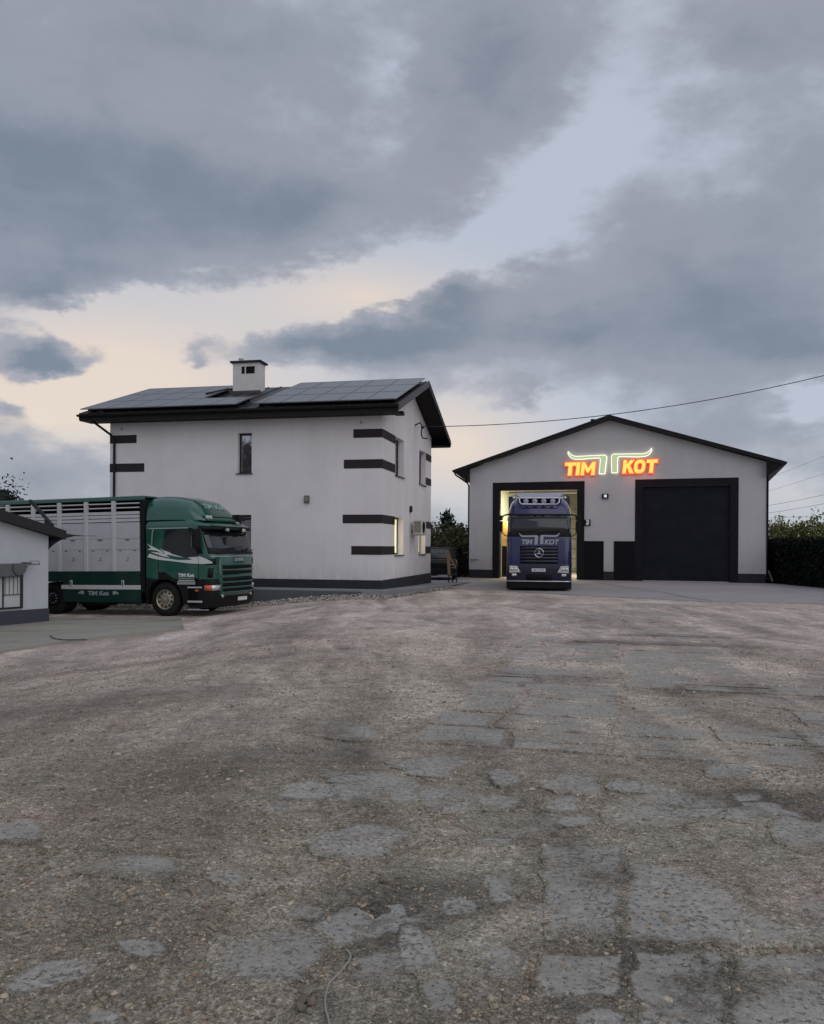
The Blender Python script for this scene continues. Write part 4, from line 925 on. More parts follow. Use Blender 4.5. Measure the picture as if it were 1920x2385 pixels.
patch([gr(z) for z in (1.835, 1.87)], I_FRONT0 - 4, I_FRONT1 + 4, 0.012, 'windscreen_seal', M_black, GT, 0.008)
m = MB()
for y0, y1 in ((-0.95, -0.1), (0.05, 0.95)): m.tube([(1.50, y0 * .95, 1.86), (1.515, (y0 + y1) / 2, 1.88), (1.50, y1, 1.96)], 0.010, 5)
m.build('wiper', M_black, GT)
# things seen through the windscreen are modelled as pale curtain and wheel rim just behind the glass line
sw = MB(); sw.tube([(1.37 - .12 * math.sin(a) - 0.0, 0.52 + 0.22 * math.cos(a), 2.02 + 0.10 * math.sin(a)) for a in [k * math.pi / 8 for k in range(16)]], 0.014, 5, True); sw.build('steering_wheel', M_black, GT)
# visor
patch([gr(z) for z in (2.56, 2.66)], I_FRONT0 - 4, I_FRONT1 + 4, 0.16, 'sun_visor', M_black, GT, 0.02)
vr = [[tuple(Vector(p) + Vector((0.17, 0, 0)) * min(1, max(0, (p[0] - 0.6) / 0.5))) for p in gr(z)] for z in (2.655, 2.70)]
m = MB(); m.loft([vr[0], vr[1], gr(2.78)]); m.build('visor_brow', M_green, GT)
for y in (-0.38, 0.55):
    f = boxo('marker_lamp', M_black, GT, 1.33, 1.40, y - 0.13, y + 0.13, 2.50, 2.63, 0.01); boxo('lens', M_lamp, f, 1.40, 1.408, y - 0.09, y + 0.09, 2.515, 2.60)
# lower front: grille, bumper, lights
rl = lambda z, xf=1.43, r=.24, b=.07: cabring(z, 0.72, xf, hw, r, b)
m = MB(); m.loft([rl(.26, 1.32, .3), rl(.36, 1.40, .28), rl(.70, 1.43), rl(1.0, 1.43), rl(1.10, 1.40)]); m.build('bumper', M_black, GT, 0)
gl_ = [cabring(z, 0.9, x, hw - .33, .10, .06) for z, x in ((.60, 1.45), (.66, 1.485), (1.3, 1.485), (1.58, 1.47), (1.76, 1.45))]
m = MB(); m.loft(gl_); m.build('grille_panel', M_green, GT)
for k, z in enumerate((.76, .92, 1.08, 1.28, 1.44)):
    if k == 3: pass
    g0 = cabring(z - .045, 0.9, 1.487, hw - .33, .10, .06); g1 = cabring(z + .045, 0.9, 1.487, hw - .33, .10, .06)
    patch([g0, g1], I_FRONT0, I_FRONT1, 0.012, 'grille_slot', M_blackm, GT, 0.006)
for k, z in enumerate((.70, .84, 1.00, 1.17, 1.36, 1.52)):
    g0 = cabring(z - .018, 0.9, 1.49, hw - .32, .10, .06); g1 = cabring(z + .018, 0.9, 1.49, hw - .32, .10, .06)
    patch([g0, g1], I_FRONT0 - 2, I_FRONT1 + 2, 0.03, 'grille_bar', M_green, GT, 0.02)
patch([gr(1.752), gr(1.772)], I_FRONT0 - 3, I_FRONT1 + 3, 0.016, 'front_trim', M_alu, GT, 0.006)
text_obj('badge', 'SCANIA', 0.115, M_silver, GT, (1.535, -0.0, 1.655), (R(90), 0, R(90)), offset=0.006, depth=0.006, sx=1.25)
for s in (-1, 1):                                                     # corner air inlets
    patch([gr(1.52), gr(1.70)], (I_FRONT0 - 5 if s < 0 else I_FRONT1 + 1), (I_FRONT0 - 1 if s < 0 else I_FRONT1 + 5), 0.008, 'corner_inlet', M_black, GT, 0.006)
    patch([gr(1.14), gr(1.42)], (I_FRONT0 - 4 if s < 0 else I_FRONT1 + 2), (I_FRONT0 - 2 if s < 0 else I_FRONT1 + 4), 0.006, 'corner_gap', M_black, GT, 0.006)
    hlp = [rl(z) for z in (.775, .925)]
    hl = patch(hlp, (NS - 1 if s < 0 else I_FRONT1 - 1), (I_FRONT0 + 1 if s < 0 else I_FRONT1 + NA), 0.010, 'headlight', M_lamp, GT, 0.01)
    patch(hlp, (NS - 1 if s < 0 else I_FRONT1 + 3), (NS + 2 if s < 0 else I_FRONT1 + NA), 0.018, 'indicator', M_orange, hl, 0.01)
    for yy in (0.80, 0.98):
        MB().lathe([(0.052, 0), (0.052, 0.02), (0.045, 0.028)], (1.455 - (0.07 if yy > .9 else 0), s * yy, 0.60), 'x', 14).build('fog_lamp', M_lamp, GT)
pl = boxo('licence_plate', M_plate, GT, 1.50, 1.508, -0.02, 0.50, 0.42, 0.53); text_obj('plate_text', 'EBE YY9P', 0.10, M_black, pl, (1.509, 0.24, 0.475), (R(90), 0, R(90)), depth=0.001, sx=0.95)
# side of the cab
ys = -hw
sidepoly('side_window', [(-0.06, 1.98), (0.05, 2.57), (0.70, 2.57), (1.02, 1.76), (0.62, 1.74)], ys - 0.004, M_wind, GT, 0.008)
sidepoly('door_pillar', [(0.98, 1.84), (0.72, 2.60), (0.86, 2.60), (1.16, 1.84)], ys - 0.003, M_black, GT, 0.007)
m = MB(); m.prism([(-0.50, 2.62), (0.72, 2.62), (0.72, 2.60), (-0.48, 2.60)], 'y', ys - 0.012, ys); m.build('door_seam', M_alu, GT)
m = MB()
for x in (-0.20, 1.02): m.box(x, x + 0.010, ys - 0.009, ys, 1.12, 1.86)
m.box(-0.20, 1.02, ys - 0.009, ys, 1.11, 1.125); m.build('door_gap', M_black, GT)
MB().tube([(-0.40, ys - 0.03, 2.12), (-0.38, ys - 0.05, 2.30), (-0.36, ys - 0.05, 2.50), (-0.34, ys - 0.03, 2.58)], 0.018, 6).build('grab_handle', pbr('handle_green', (0.22, 0.30, 0.20), 0.4), GT)
# swoosh graphic
SW = [[(150,968),(300,1003),(500,1023),(700,1048),(900,1056),(1030,1046),(1025,1030),(940,985),(830,945),(700,910),(560,872),(400,850),(480,882),(600,925),(755,998),(700,1003),(560,1005),(420,985),(300,960),(180,922)],
      [(190,897),(300,906),(360,925),(385,905),(320,855),(370,865),(440,895),(480,925),(640,968),(540,958),(430,935),(405,948),(460,972),(370,960),(280,930)],
      [(150,790),(230,830),(310,870),(370,905),(350,920),(280,882),(210,872),(145,872),(200,846)]]
for pl in SW:
    q = []
    for zx, zy in pl:
        px3, py3 = 320 + zx / 5.787, 1130 + zy / 5.787; kk = (px3 - 960) / 1920; e = (-7.32 - 24.4 * kk) / (0.944 + 0.33 * kk); Zd = 24.4 + 0.33 * e
        q.append((-e / 1.17 if e < 0 else -e, (1268.5 - py3) / 1920 * Zd + 1.7 + 0.42 - 0.018 * -e))
    sidepoly('swoosh', q, ys - 0.002, M_white, GT, 0.006)
text_obj('door_lettering', 'TiM Kot', 0.135, M_white, GT, (0.66, ys - 0.008, 1.215), (R(90), 0, 0), offset=0.007, depth=0.003, sx=1.15)
for k in range(4):
    boxo('door_text_line', M_white, GT, 0.40 + (0.03 if k < 2 else 0), 0.92 - (0.02 if k < 2 else 0), ys - 0.008, ys, 1.112 - k * 0.052, 1.134 - k * 0.052)
# lower side: steps, arch
m = MB()
arch = [(-0.62, 1.10)] + [(0.68 * math.cos(R(a)), 0.46 + 0.66 * math.sin(R(a))) for a in range(165, 14, -15)] + [(0.72, 0.62), (0.78, 0.34), (1.20, 0.32), (1.20, 1.12), (-0.62, 1.12)]
m.prism([(-0.62, 1.14), (-0.66, 0.62)] + [(0.64 * math.cos(R(a)), 0.46 + 0.66 * math.sin(R(a))) for a in range(170, 9, -10)] + [(0.68, 0.36), (1.16, 0.32), (1.16, 1.14)], 'y', ys, ys + 0.5); m.build('wheel_arch', M_black, GT)
for z, h in ((0.84, .045), (0.42, .055), (0.20, .02)): boxo('step', M_alu, GT, 0.70, 1.12 if z > .3 else 1.3, ys - 0.03, ys + 0.02, z, z + h, 0.008)
boxo('side_marker', M_orange, GT, 0.92, 1.02, ys - 0.012, ys, 0.75, 0.80)
sidepoly('cab_notch', [(-0.2, 1.31), (0.02, 1.31), (0.30, 1.12), (-0.2, 1.12)], ys - 0.003, M_black, GT, 0.006)
# mirror, roof box, spoiler
MB().tube([(1.02, -1.22, 2.62), (1.12, -1.42, 2.60), (1.12, -1.42, 1.95), (1.05, -1.22, 1.9)], 0.018, 6).build('mirror_arm', M_black, GT)
mr = boxo('mirror', M_black, GT, 1.00, 1.14, -1.56, -1.33, 2.02, 2.56, 0.03); boxo('mirror_glass', M_glass, mr, 0.990, 0.998, -1.54, -1.35, 2.05, 2.53)
boxo('roof_beacon', M_black, GT, 0.90, 1.12, 0.82, 1.20, 2.86, 3.06, 0.01)
m = MB(); rings = []
for (x, zt_, wt, wb, zb) in ((-.64, 3.60, 1.02, 1.20, 2.86), (-.3, 3.62, 1.02, 1.20, 2.86), (.15, 3.58, 1.0, 1.19, 2.86), (.55, 3.46, .98, 1.18, 2.84), (.78, 3.25, .95, 1.12, 2.84), (.96, 3.03, .90, 1.04, 2.84), (1.06, 2.90, .85, .95, 2.82)):
    rg = []
    for k in range(17):
        a = math.pi * k / 16; c, s = math.cos(a), math.sin(a); ex = 0.42
        yy = (wb * (1 - max(0, s) ** 1.5) + wt * max(0, s) ** 1.5) * math.copysign(abs(c) ** ex, c); zz = zb + (zt_ - zb) * abs(s) ** 0.55
        rg.append((x, yy, zz))
    rings.append(rg)
m.loft(rings); m.build('roof_spoiler', M_green, GT)
text_obj('spoiler_lettering', 'TiM Kot', 0.26, pbr('pale_lettering', (0.24, 0.38, 0.35), 0.4), GT, (0.775, 0.0, 3.27), (R(50), 0, R(90)), shear=0.2, offset=0.008, depth=0.01, sx=1.25)
m = MB(); m.box(0.95, 1.04, -0.95, 0.85, 2.88, 2.96); m.build('air_horn_bar', M_black, GT)
for y in (-0.86, -0.70): MB().lathe([(0.055, 0), (0.06, 0.06), (0.02, 0.07)], (1.04, y, 2.92), 'x', 12).build('roof_lamp', M_lamp, GT)
# body
bx0, bx1 = -8.4, -0.82; yb = -1.27
m = MB(); m.box(-8.3, 0.9, -0.45, -0.30, 0.62, 0.86); m.box(-8.3, 0.9, 0.30, 0.45, 0.62, 0.86); m.box(-8.3, 1.0, -0.3, 0.3, 0.70, 0.80); m.build('chassis', M_blackm, GT)
boxo('bulkhead', M_black, GT, bx1, bx1 + 0.14, -1.25, 1.25, 0.7, 3.50)
boxo('body_floor', M_greend, GT, bx0, bx1, -1.24, 1.24, 1.22, 1.32)
boxo('roof_panel', M_green, GT, bx0, bx1 + 0.16, -1.26, 1.26, 3.54, 3.60, 0.02)
for s in (-1, 1):
    y0, y1 = (yb, yb + 0.05) if s < 0 else (-yb - 0.05, -yb)
    boxo('roof_rail', M_green, GT, bx0, bx1 + 0.16, y0 - 0.012, y1 + 0.012, 3.47, 3.585, 0.015)
    boxo('floor_rail', M_greend, GT, bx0, bx1, y0 - 0.006, y1 + 0.006, 1.26, 1.335)
    if s < 0:
        boxo('side_skirt', M_greend, GT, -3.7, bx1, y0, y1, 0.40, 1.258); boxo('side_skirt', M_greend, GT, -8.3, -4.75, y0, y1, 0.40, 1.258); boxo('side_skirt', M_greend, GT, -4.75, -3.7, y0, y1, 1.02, 1.258)
        boxo('silver_rub_rail', M_alu2, GT, -3.75, bx1 + 0.02, y0 - 0.02, y0, 0.79, 0.92, 0.006)
        for x in (-3.37, -1.44): boxo('rope_bracket', M_alu, GT, x - 0.045, x + 0.045, y0 - 0.03, y0, 0.86, 1.07, 0.006); boxo('rope_hook', M_black, GT, x - 0.015, x + 0.015, y0 - 0.036, y0 - 0.03, 0.90, 1.03)
    posts = [-0.84 - 0.065] + [-1.77 - 1.025 * k for k in range(7)]
    for i, xp in enumerate(posts):
        if i: boxo('body_post', M_alu2, GT, xp - 0.065, xp + 0.065, y0 - 0.03 if s < 0 else y0, y1 if s < 0 else y1 + 0.03, 1.338, 3.466, 0.008)
        xa = xp + (0.0 if i else 0.065); xb_ = posts[i + 1] if i + 1 < len(posts) else xp - 1.0
        a, b = xb_ + 0.066, xp - 0.066 if i else xp + 0.06
        for z0, z1 in ((1.342, 1.992), (2.000, 2.322), (2.330, 2.812)):
            boxo('side_panel', M_alu, GT, a, b, y0 + 0.004, y1 - 0.004, z0, z1)
        for z0, z1 in ((2.835, 2.925), (2.945, 3.035), (3.055, 3.14)):
            boxo('side_slat', M_alu2, GT, a, b, y0 + 0.002, y1 - 0.01, z0, z1)
        for z in (3.24, 3.37): boxo('open_rail', M_alu2, GT, a, b, y0 + 0.01, y1 - 0.015, z, z + 0.035)
        if s < 0:
            h = MB(); cx = (a + b) / 2
            h.box(cx - 0.08, cx + 0.08, y0 - 0.006, y0 + 0.004, 2.27, 2.31); h.box(cx - 0.30, cx - 0.22, y0 - 0.006, y0 + 0.004, 1.95, 1.975); h.box(cx + 0.22, cx + 0.30, y0 - 0.006, y0 + 0.004, 1.95, 1.975)
            h.lathe([(0.022, 0), (0.022, -0.012)], (cx + 0.02, y0 + 0.004, 1.74), 'y', 8); h.box(cx - 0.05, cx + 0.05, y0 - 0.003, y0 + 0.004, 1.66, 1.675)
            h.build('panel_latch', M_grey, GT)
boxo('interior_shade_sheet', M_blackm, GT, bx0, bx1, 1.10, 1.12, 2.9, 3.5)  # black sheet added along the far side to stand for the body's shaded inside
boxo('upper_deck', M_blackm, GT, bx0, bx1, -1.15, 1.10, 2.72, 2.78)
text_obj('skirt_lettering', 'TiM Kot', 0.175, M_silver, GT, (-2.36, yb - 0.003, 0.665), (R(90), 0, 0), offset=0.008, depth=0.003, sx=1.28)
for s in (-1, 1):                                                       # bull-head marks beside the lettering
    c = -2.36 + s * 0.61
    sidepoly('emblem', [(c - 0.09 * s, 0.72), (c + 0.02 * s, 0.75), (c + 0.13 * s, 0.69), (c + 0.15 * s, 0.64), (c + 0.05 * s, 0.655), (c - 0.05 * s, 0.62)], yb - 0.001, M_silver, GT, 0.004)
m = MB(); m.lathe([(0.26, 0), (0.28, 0.05), (0.28, 1.05), (0.26, 1.1)], (-3.15, -0.85, 0.56), 'x', 16); m.build('fuel_tank', M_black, GT)
boxo('battery_box', M_blackm, GT, -1.9, -1.0, -1.1, -0.6, 0.35, 0.8)
for o in list(GT.children):                                             # long front overhang of the cab
    if o.type == 'MESH' and o.name.split('.')[0] not in ('wheel_arch', 'chassis'):
        for me_ in [o.data] + [c_.data for c_ in o.children if c_.type == 'MESH' and c_.location.length == 0]:
            if o.location.length > 0: o.location.x *= 1.17 if o.location.x > 0 else 1; break
            for v in me_.vertices:
                if v.co.x > 0: v.co.x *= 1.17
wheel(GT, 0.0, -1.21, -1); wheel(GT, 0.0, 1.21, 1)
wheel(GT, -4.22, -1.16, -1, dual=True, hub_mat=M_black); wheel(GT, -4.22, 1.16, 1, dual=True, hub_mat=M_black)
boxo('front_mudguard', M_black, GT, -0.66, -0.60, -1.2, -0.9, 0.35, 1.1)
for y in (-1.0, 1.0): boxo('mud_flap', M_blackm, GT, -4.86, -4.84, y - .25, y + .25, 0.18, 0.75)

# ================================================================ BLUE TRUCK
BT = thing('blue_truck', 'dark blue high-roof truck nosing out of the lit left gate', 'truck', (4.87, 31.6, 0.0), R(-98.5))
def br(z):
    tab = [(.40, 0.0, 1.24, .30), (1.0, 0.03, 1.245, .28), (2.05, 0.0, 1.235, .26), (2.22, -.03, 1.225, .24), (2.93, -.20, 1.16, .24), (3.10, -.24, 1.14, .26), (3.38, -.42, 1.05, .30), (3.55, -.70, .98, .34), (3.66, -1.0, .93, .36)]
    for a, b in zip(tab[:-1], tab[1:]):
        if z <= b[0] + 1e-6:
            t = (z - a[0]) / (b[0] - a[0]); q = [a[i] + (b[i] - a[i]) * t for i in range(4)]; return cabring(z, -2.25, q[1], q[2], q[3], .05)
m = MB(); m.loft([br(z) for z in (.55, 1.0, 1.5, 2.05, 2.22, 2.6, 2.93, 3.10, 3.24, 3.38, 3.47, 3.55, 3.66)]); m.build('cab', M_blue, BT)
ld = lambda z, xf, hw_=1.245, r=.28: cabring(z, -0.9, xf, hw_, r, .05)
m = MB(); m.loft([ld(.08, -.10), ld(.14, -.02), ld(.37, 0.01)]); m.build('lower_bumper', M_black, BT)
m = MB(); m.loft([ld(.372, 0.012), ld(.41, 0.03), ld(.9, 0.045), ld(1.06, 0.035)]); m.build('bumper', M_blued, BT)
patch([ld(.375, .035), ld(.41, .035)], NS - 1, I_FRONT1 + NA, 0.012, 'chrome_strip', M_chrome, BT, 0.01)
patch([br(z) for z in (2.24, 2.5, 2.7, 2.92)], I_FRONT0 - 3, I_FRONT1 + 3, 0.010, 'windscreen', M_wind, BT, 0.008)
patch([br(z) for z in (2.10, 2.235)], I_FRONT0 - 4, I_FRONT1 + 4, 0.012, 'wiper_panel', M_black, BT, 0.01)
m = MB()
for y0, y1 in ((-0.95, -0.15), (-0.05, 0.8)): m.tube([(0.07, y0, 2.17), (0.05, (y0 + y1) / 2, 2.27), (0.02, y1, 2.30)], 0.010, 5)
m.build('wiper', M_blackm, BT)
patch([br(z) for z in (2.93, 2.98)], I_FRONT0 - 4, I_FRONT1 + 4, 0.09, 'sun_visor', M_black, BT, 0.03)
for k in range(5):
    z = 1.12 + k * 0.125
    patch([br(z), br(z + 0.075)], I_FRONT0 + 1, I_FRONT1 - 1, 0.012, 'grille_bar', M_blued, BT, 0.02)
patch([br(1.06), br(1.74)], I_FRONT0 + 1, I_FRONT1 - 1, 0.004, 'grille_recess', M_blackm, BT, 0.003)
patch([ld(.44, .05), ld(.66, .05)], I_FRONT0 + 2, I_FRONT1 - 2, 0.008, 'lower_grille', M_blackm, BT, 0.006)
# round star emblem
em = MB(); em.tube([(0.115, 0.165 * math.cos(a), 1.48 + 0.165 * math.sin(a)) for a in [k * math.pi / 14 for k in range(28)]], 0.014, 6, True)
for a in (90, 210, 330):
    c, s = math.cos(R(a)), math.sin(R(a)); px2, pz2 = -s, c
    em.prism([(px2 * .030 + c * .0, 1.48 + pz2 * .030), (c * .16, 1.48 + s * .16), (-px2 * .030, 1.48 - pz2 * .030)], 'x', 0.105, 0.125)
em.build('star_emblem', M_chrome, BT)
text_obj('front_lettering', 'TIM', 0.25, M_silver, BT, (0.068, -0.47, 1.89), (R(90), 0, R(90)), shear=0.15, offset=0.012, depth=0.006, sx=1.0)
text_obj('front_lettering', 'KOT', 0.25, M_silver, BT, (0.068, 0.46, 1.89), (R(90), 0, R(90)), shear=0.15, offset=0.012, depth=0.006, sx=1.0)
k_ = 0.36
for pl in (hornL, hornR):
    curve_obj('horn_mark', [[(x * k_, y * k_ ) for x, y in pl]], M_silver, BT, (0.070, 0, 1.79), (R(90), 0, R(90)), 0.0, 0.006)
pl = boxo('licence_plate', M_plate, BT, 0.095, 0.103, -0.27, 0.25, 0.765, 0.885); text_obj('plate_text', 'EBE 57NH', 0.105, M_black, pl, (0.104, -0.01, 0.825), (R(90), 0, R(90)), depth=0.001, sx=0.95)
for s in (-1, 1):
    pts = [(s * 1.12, .99), (s * .82, .97), (s * .70, .73), (s * 1.12, .71)]
    hl = MB().prism(pts, 'x', 0.0, 0.095).build('headlight', M_lamp, BT, 0.01)
    for yy in (0.90, 1.04): MB().lathe([(0.055, 0), (0.06, 0.012), (0.03, 0.02)], (0.095, s * yy, .85), 'x', 14).build('reflector', M_chrome, hl)
    m = MB(); m.lathe([(0.045, 0), (0.05, 0.03), (0.02, 0.04)], (0.06, s * .98, .635), 'x', 12); m.lathe([(0.045, 0), (0.05, 0.03), (0.02, 0.04)], (0.06, s * .90, .635), 'x', 12); m.build('fog_lamp', M_lamp, BT)
    boxo('turn_lamp', pbr('pale_lens', (0.42, 0.42, 0.40), 0.3, coat=.5), BT, -0.20, -0.10, s * 1.25 - .03, s * 1.25 + .03, 1.88, 2.0)
    m = MB(); m.tube([(-0.05, s * 1.12, 2.96), (-0.05, s * 1.35, 2.92), (-0.02, s * 1.47, 2.76)], 0.03, 7); m.tube([(-0.02, s * 1.47, 2.32), (-0.05, s * 1.3, 2.14), (-0.08, s * 1.2, 2.12)], 0.02, 6); m.build('mirror_arm', M_black, BT)
    mr = boxo('mirror', M_black, BT, -0.10, 0.03, s * 1.47 - .10, s * 1.47 + .08, 2.28, 2.70, 0.03); boxo('mirror', M_black, BT, -0.10, 0.03, s * 1.47 - .10, s * 1.47 + .08, 2.72, 2.92, 0.03)
    m = MB(); m.tube([(-0.42, s * .98, 3.50), (-0.34, s * 1.08, 3.36), (-0.22, s * 1.16, 3.10), (-0.16, s * 1.19, 2.92)], 0.016, 6); m.build('side_tube', M_chrome, BT)
    MB().lathe([(0.045, 0), (0.05, 0.05), (0.02, 0.06)], (-0.42, s * .98, 3.62), 'x', 12).build('roof_marker', M_lamp, BT)
    boxo('door_step', M_alu, BT, -1.1, -0.5, s * 1.25 - .02, s * 1.25 + .02, 1.30, 1.36) if s > 0 else None
    boxo('cab_side_window', M_wind, BT, -1.25, -0.45, s * 1.205 - .012, s * 1.205 + .012, 2.2, 2.85)
    wheel(BT, -1.45, s * 1.21, s); wheel(BT, -5.2, s * 1.21, s, dual=True); wheel(BT, -6.6, s * 1.21, s, dual=True)
m = MB()                                                                # tubular light bar with four lamps
yy0, yy1 = -0.76, 0.76
m.tube([(-0.30, yy0 - .04, 3.62), (-0.22, yy0, 3.56), (-0.20, yy0 + .01, 3.42), (-0.20, yy0 + .10, 3.36), (-0.18, 0, 3.355), (-0.20, yy1 - .10, 3.36), (-0.20, yy1 - .01, 3.42), (-0.22, yy1, 3.56), (-0.30, yy1 + .04, 3.62)], 0.026, 8)
m.tube([(-0.34, yy0 - .14, 3.60), (-0.30, 0, 3.60), (-0.34, yy1 + .14, 3.60)], 0.022, 8)
lb_ = m.build('light_bar', M_chrome, BT)
for y in (-0.51, -0.17, 0.17, 0.51): MB().lathe([(0.05, -.06), (0.098, 0.0), (0.098, 0.03), (0.04, 0.045)], (-0.20, y, 3.475), 'x', 18).build('spot_lamp', pbr('spot_lens', (0.30, 0.30, 0.36), 0.2, coat=.5), BT)
m = MB(); m.add([(-0.40, -.72, 3.62), (-0.40, .72, 3.62), (-0.52, .95, 3.80), (-0.52, -.95, 3.80), (-1.6, -.95, 3.66), (-1.6, .95, 3.66), (-1.6, .95, 3.82), (-1.6, -.95, 3.82)], [(0, 1, 2, 3), (0, 3, 7, 4), (1, 5, 6, 2), (3, 2, 6, 7), (0, 4, 5, 1), (4, 7, 6, 5)])
m.build('roof_deflector', pbr('pale_deflector', (0.34, 0.34, 0.42), 0.35), BT)
boxo('box_body', M_blued, BT, -9.6, -2.4, -1.25, 1.25, 1.1, 3.80, 0.02)
boxo('side_skirt', M_black, BT, -9.3, -2.4, -1.2, 1.2, 0.55, 1.1)
boxo('engine_block', M_blackm, BT, -2.3, -0.4, -0.7, 0.7, 0.25, 0.8)

# ================================================================ OUTBUILDING on the left
OB = thing('outbuilding', 'small white outbuilding with dark plinth at the left edge', 'outbuilding', (-10.1, 22.9, -0.44), R(59))
m = MB(); m.prism([(-5, 0.0), (0, 0.0), (0, 2.36), (-2.5, 3.02), (-5, 2.36)], 'y', 0.0, 4.0); m.build('wall', pbr('outbuilding_wall', (0.46, 0.48, 0.51), 0.9, var=0.05, bump=0.3, bscale=120), OB)
MB().box(-5.02, 0.02, -0.025, -0.0, -0.3, 0.36).build('plinth', pbr('plinth_blue', (0.040, 0.046, 0.062), 0.7, var=.1), OB)
sl3 = 0.66 / 2.5; M_rblack = pbr('roof_black', (0.014, 0.014, 0.015), .7)
for s in (1, -1):
    m = MB(); q = [(-2.5, 3.27), (0.35, 3.27 - 2.85 * sl3), (0.35, 3.27 - 2.85 * sl3 - .24), (-2.5, 3.00)]; q = q if s > 0 else [(-5 - a, b) for a, b in q]
    m.prism(q, 'y', -0.30, 4.2); m.build('roof', M_rblack, OB)
wx0, wx1, wz0, wz1 = -2.3, -0.79, 0.41, 1.50
m = MB()
for a in ((wx1 - .07, wx1, wz0, wz1), (wx0, wx1 - .07, wz0, wz0 + .05), (wx0, wx0 + .06, wz0 + .05, wz1), (-1.37, -1.34, wz0 + .05, wz1)): m.box(a[0], a[1], -0.05, -0.0, a[2], a[3])
wf = m.build('window', M_frame, OB)
boxo('pane', M_pane_blind, wf, wx0 + .06, wx1 - .06, -0.02, -0.005, wz0 + .05, wz1)
m = MB()
for x in (-1.30, -1.18, -1.06, -0.94): m.box(x, x + 0.012, -0.035, -0.02, 0.80, 1.30)
m.box(-1.32, -0.88, -0.035, -0.02, 0.77, 0.80); m.build('window_bars', M_grey, wf)
m = MB(); m.prism([(wx0, 1.62), (-0.80, 1.62), (-0.80, 1.44), (-0.88, 1.32), (-1.04, 1.27), (wx0, 1.27)], 'y', -0.22, -0.06); m.build('awning', M_grey, OB, 0.03)
m = MB(); m.tube([(-1.20, -0.24, 1.62), (-1.22, -0.24, 1.48), (-1.14, -0.24, 1.34), (-1.03, -0.24, 1.26), (-0.90, -0.24, 1.29)], 0.010, 5); m.tube([(-0.80, -0.1, 1.42), (-0.72, -0.2, 1.60)], 0.010, 5); m.build('awning_cord', M_cable, OB)
m = MB(); m.box(-0.72, -0.42, -0.25, -0.20, 1.58, 1.61); m.tube([(-0.72, -0.22, 1.68), (-0.44, -0.22, 1.68), (-0.42, -0.22, 1.60)], 0.008, 5); m.box(-0.82, -0.68, -0.25, -0.03, 1.59, 1.65); m.build('awning_arm', M_grey, OB)
# shade sail drawn out from the building corner towards the truck
def bear(px, py, Yd): return ((px - 960) / 1920 * Yd, Yd, 1.7 + (1272 + 0.0062 * (px - 960) - py) / 1920 * Yd)
up = [bear(*q) for q in ((104, 1212, 23.9), (118, 1219, 23.7), (130, 1229, 23.5), (142, 1238, 23.4), (156, 1243.5, 23.3), (175, 1246, 23.2), (198, 1247, 23.2))]
lw = [bear(*q) for q in ((104, 1290, 22.9), (116, 1277, 22.9), (127, 1267, 22.95), (139, 1259, 23.0), (152, 1253, 23.1), (174, 1248.5, 23.2), (198, 1248, 23.2))]
m = MB(); n = len(up); m.add(up + lw, [(i, i + 1, n + i + 1, n + i) for i in range(n - 1)], True)
sailO = m.build('shade_sail', M_sail, None, 0, 0.02); tag(sailO, 'black shade sail stretched to a point off the outbuilding roof', 'shade sail')
MB().tube([bear(70, 1166, 24.6), bear(95, 1192, 24.1), bear(122, 1224, 23.6)], 0.055, 6).build('sail_strap', M_sail, sailO)
MB().tube([bear(196, 1247.5, 23.2), bear(225, 1247.8, 23.1)], 0.006, 4).build('sail_rope', M_cable, sailO)

# distant house with dark chimney behind the livestock truck
DH = thing('far_house', 'distant low house whose dark brick chimney shows over the truck', 'house', (-23.1, 42, -0.6), R(6))
m = MB(); m.box(-5, 3, 0, 7, 0, 2.6); m.prism([(0, 2.6), (7, 2.6), (3.5, 4.3)], 'x', -5, 3); m.build('wall', M_plaster2, DH)
m = MB(); m.prism([(-.4, 2.45), (3.5, 4.4), (7.4, 2.45), (7.4, 2.6), (3.5, 4.6), (-.4, 2.6)], 'x', -5.3, 3.3); m.build('roof', M_roof, DH)
m = MB(); m.box(-.15, 1.15, 2.6, 3.6, 3.4, 5.15); dch = m.build('chimney', M_brickd, DH); boxo('cap', M_brickd, dch, -.22, 1.22, 2.53, 3.67, 5.15, 5.25)
# house roof seen between the house and the hall
D2 = thing('far_house', 'distant grey-roofed house half hidden by bushes left of the hall', 'house', (6.0, 62, 0), R(-8))
m = MB(); m.box(-3.2, 3.2, 0, 8, 0, 1.9); m.prism([(-3.2, 1.9), (3.2, 1.9), (0, 3.0)], 'y', 0, 8); m.build('wall', pbr('far_wall', (0.14, 0.13, 0.12), 0.9), D2)
m = MB(); m.prism([(-3.7, 1.75), (0, 3.1), (3.7, 1.75), (3.7, 1.9), (0, 3.3), (-3.7, 1.9)], 'y', -.3, 8.3); m.build('roof', pbr('far_roof', (0.09, 0.085, 0.09), 0.7), D2)

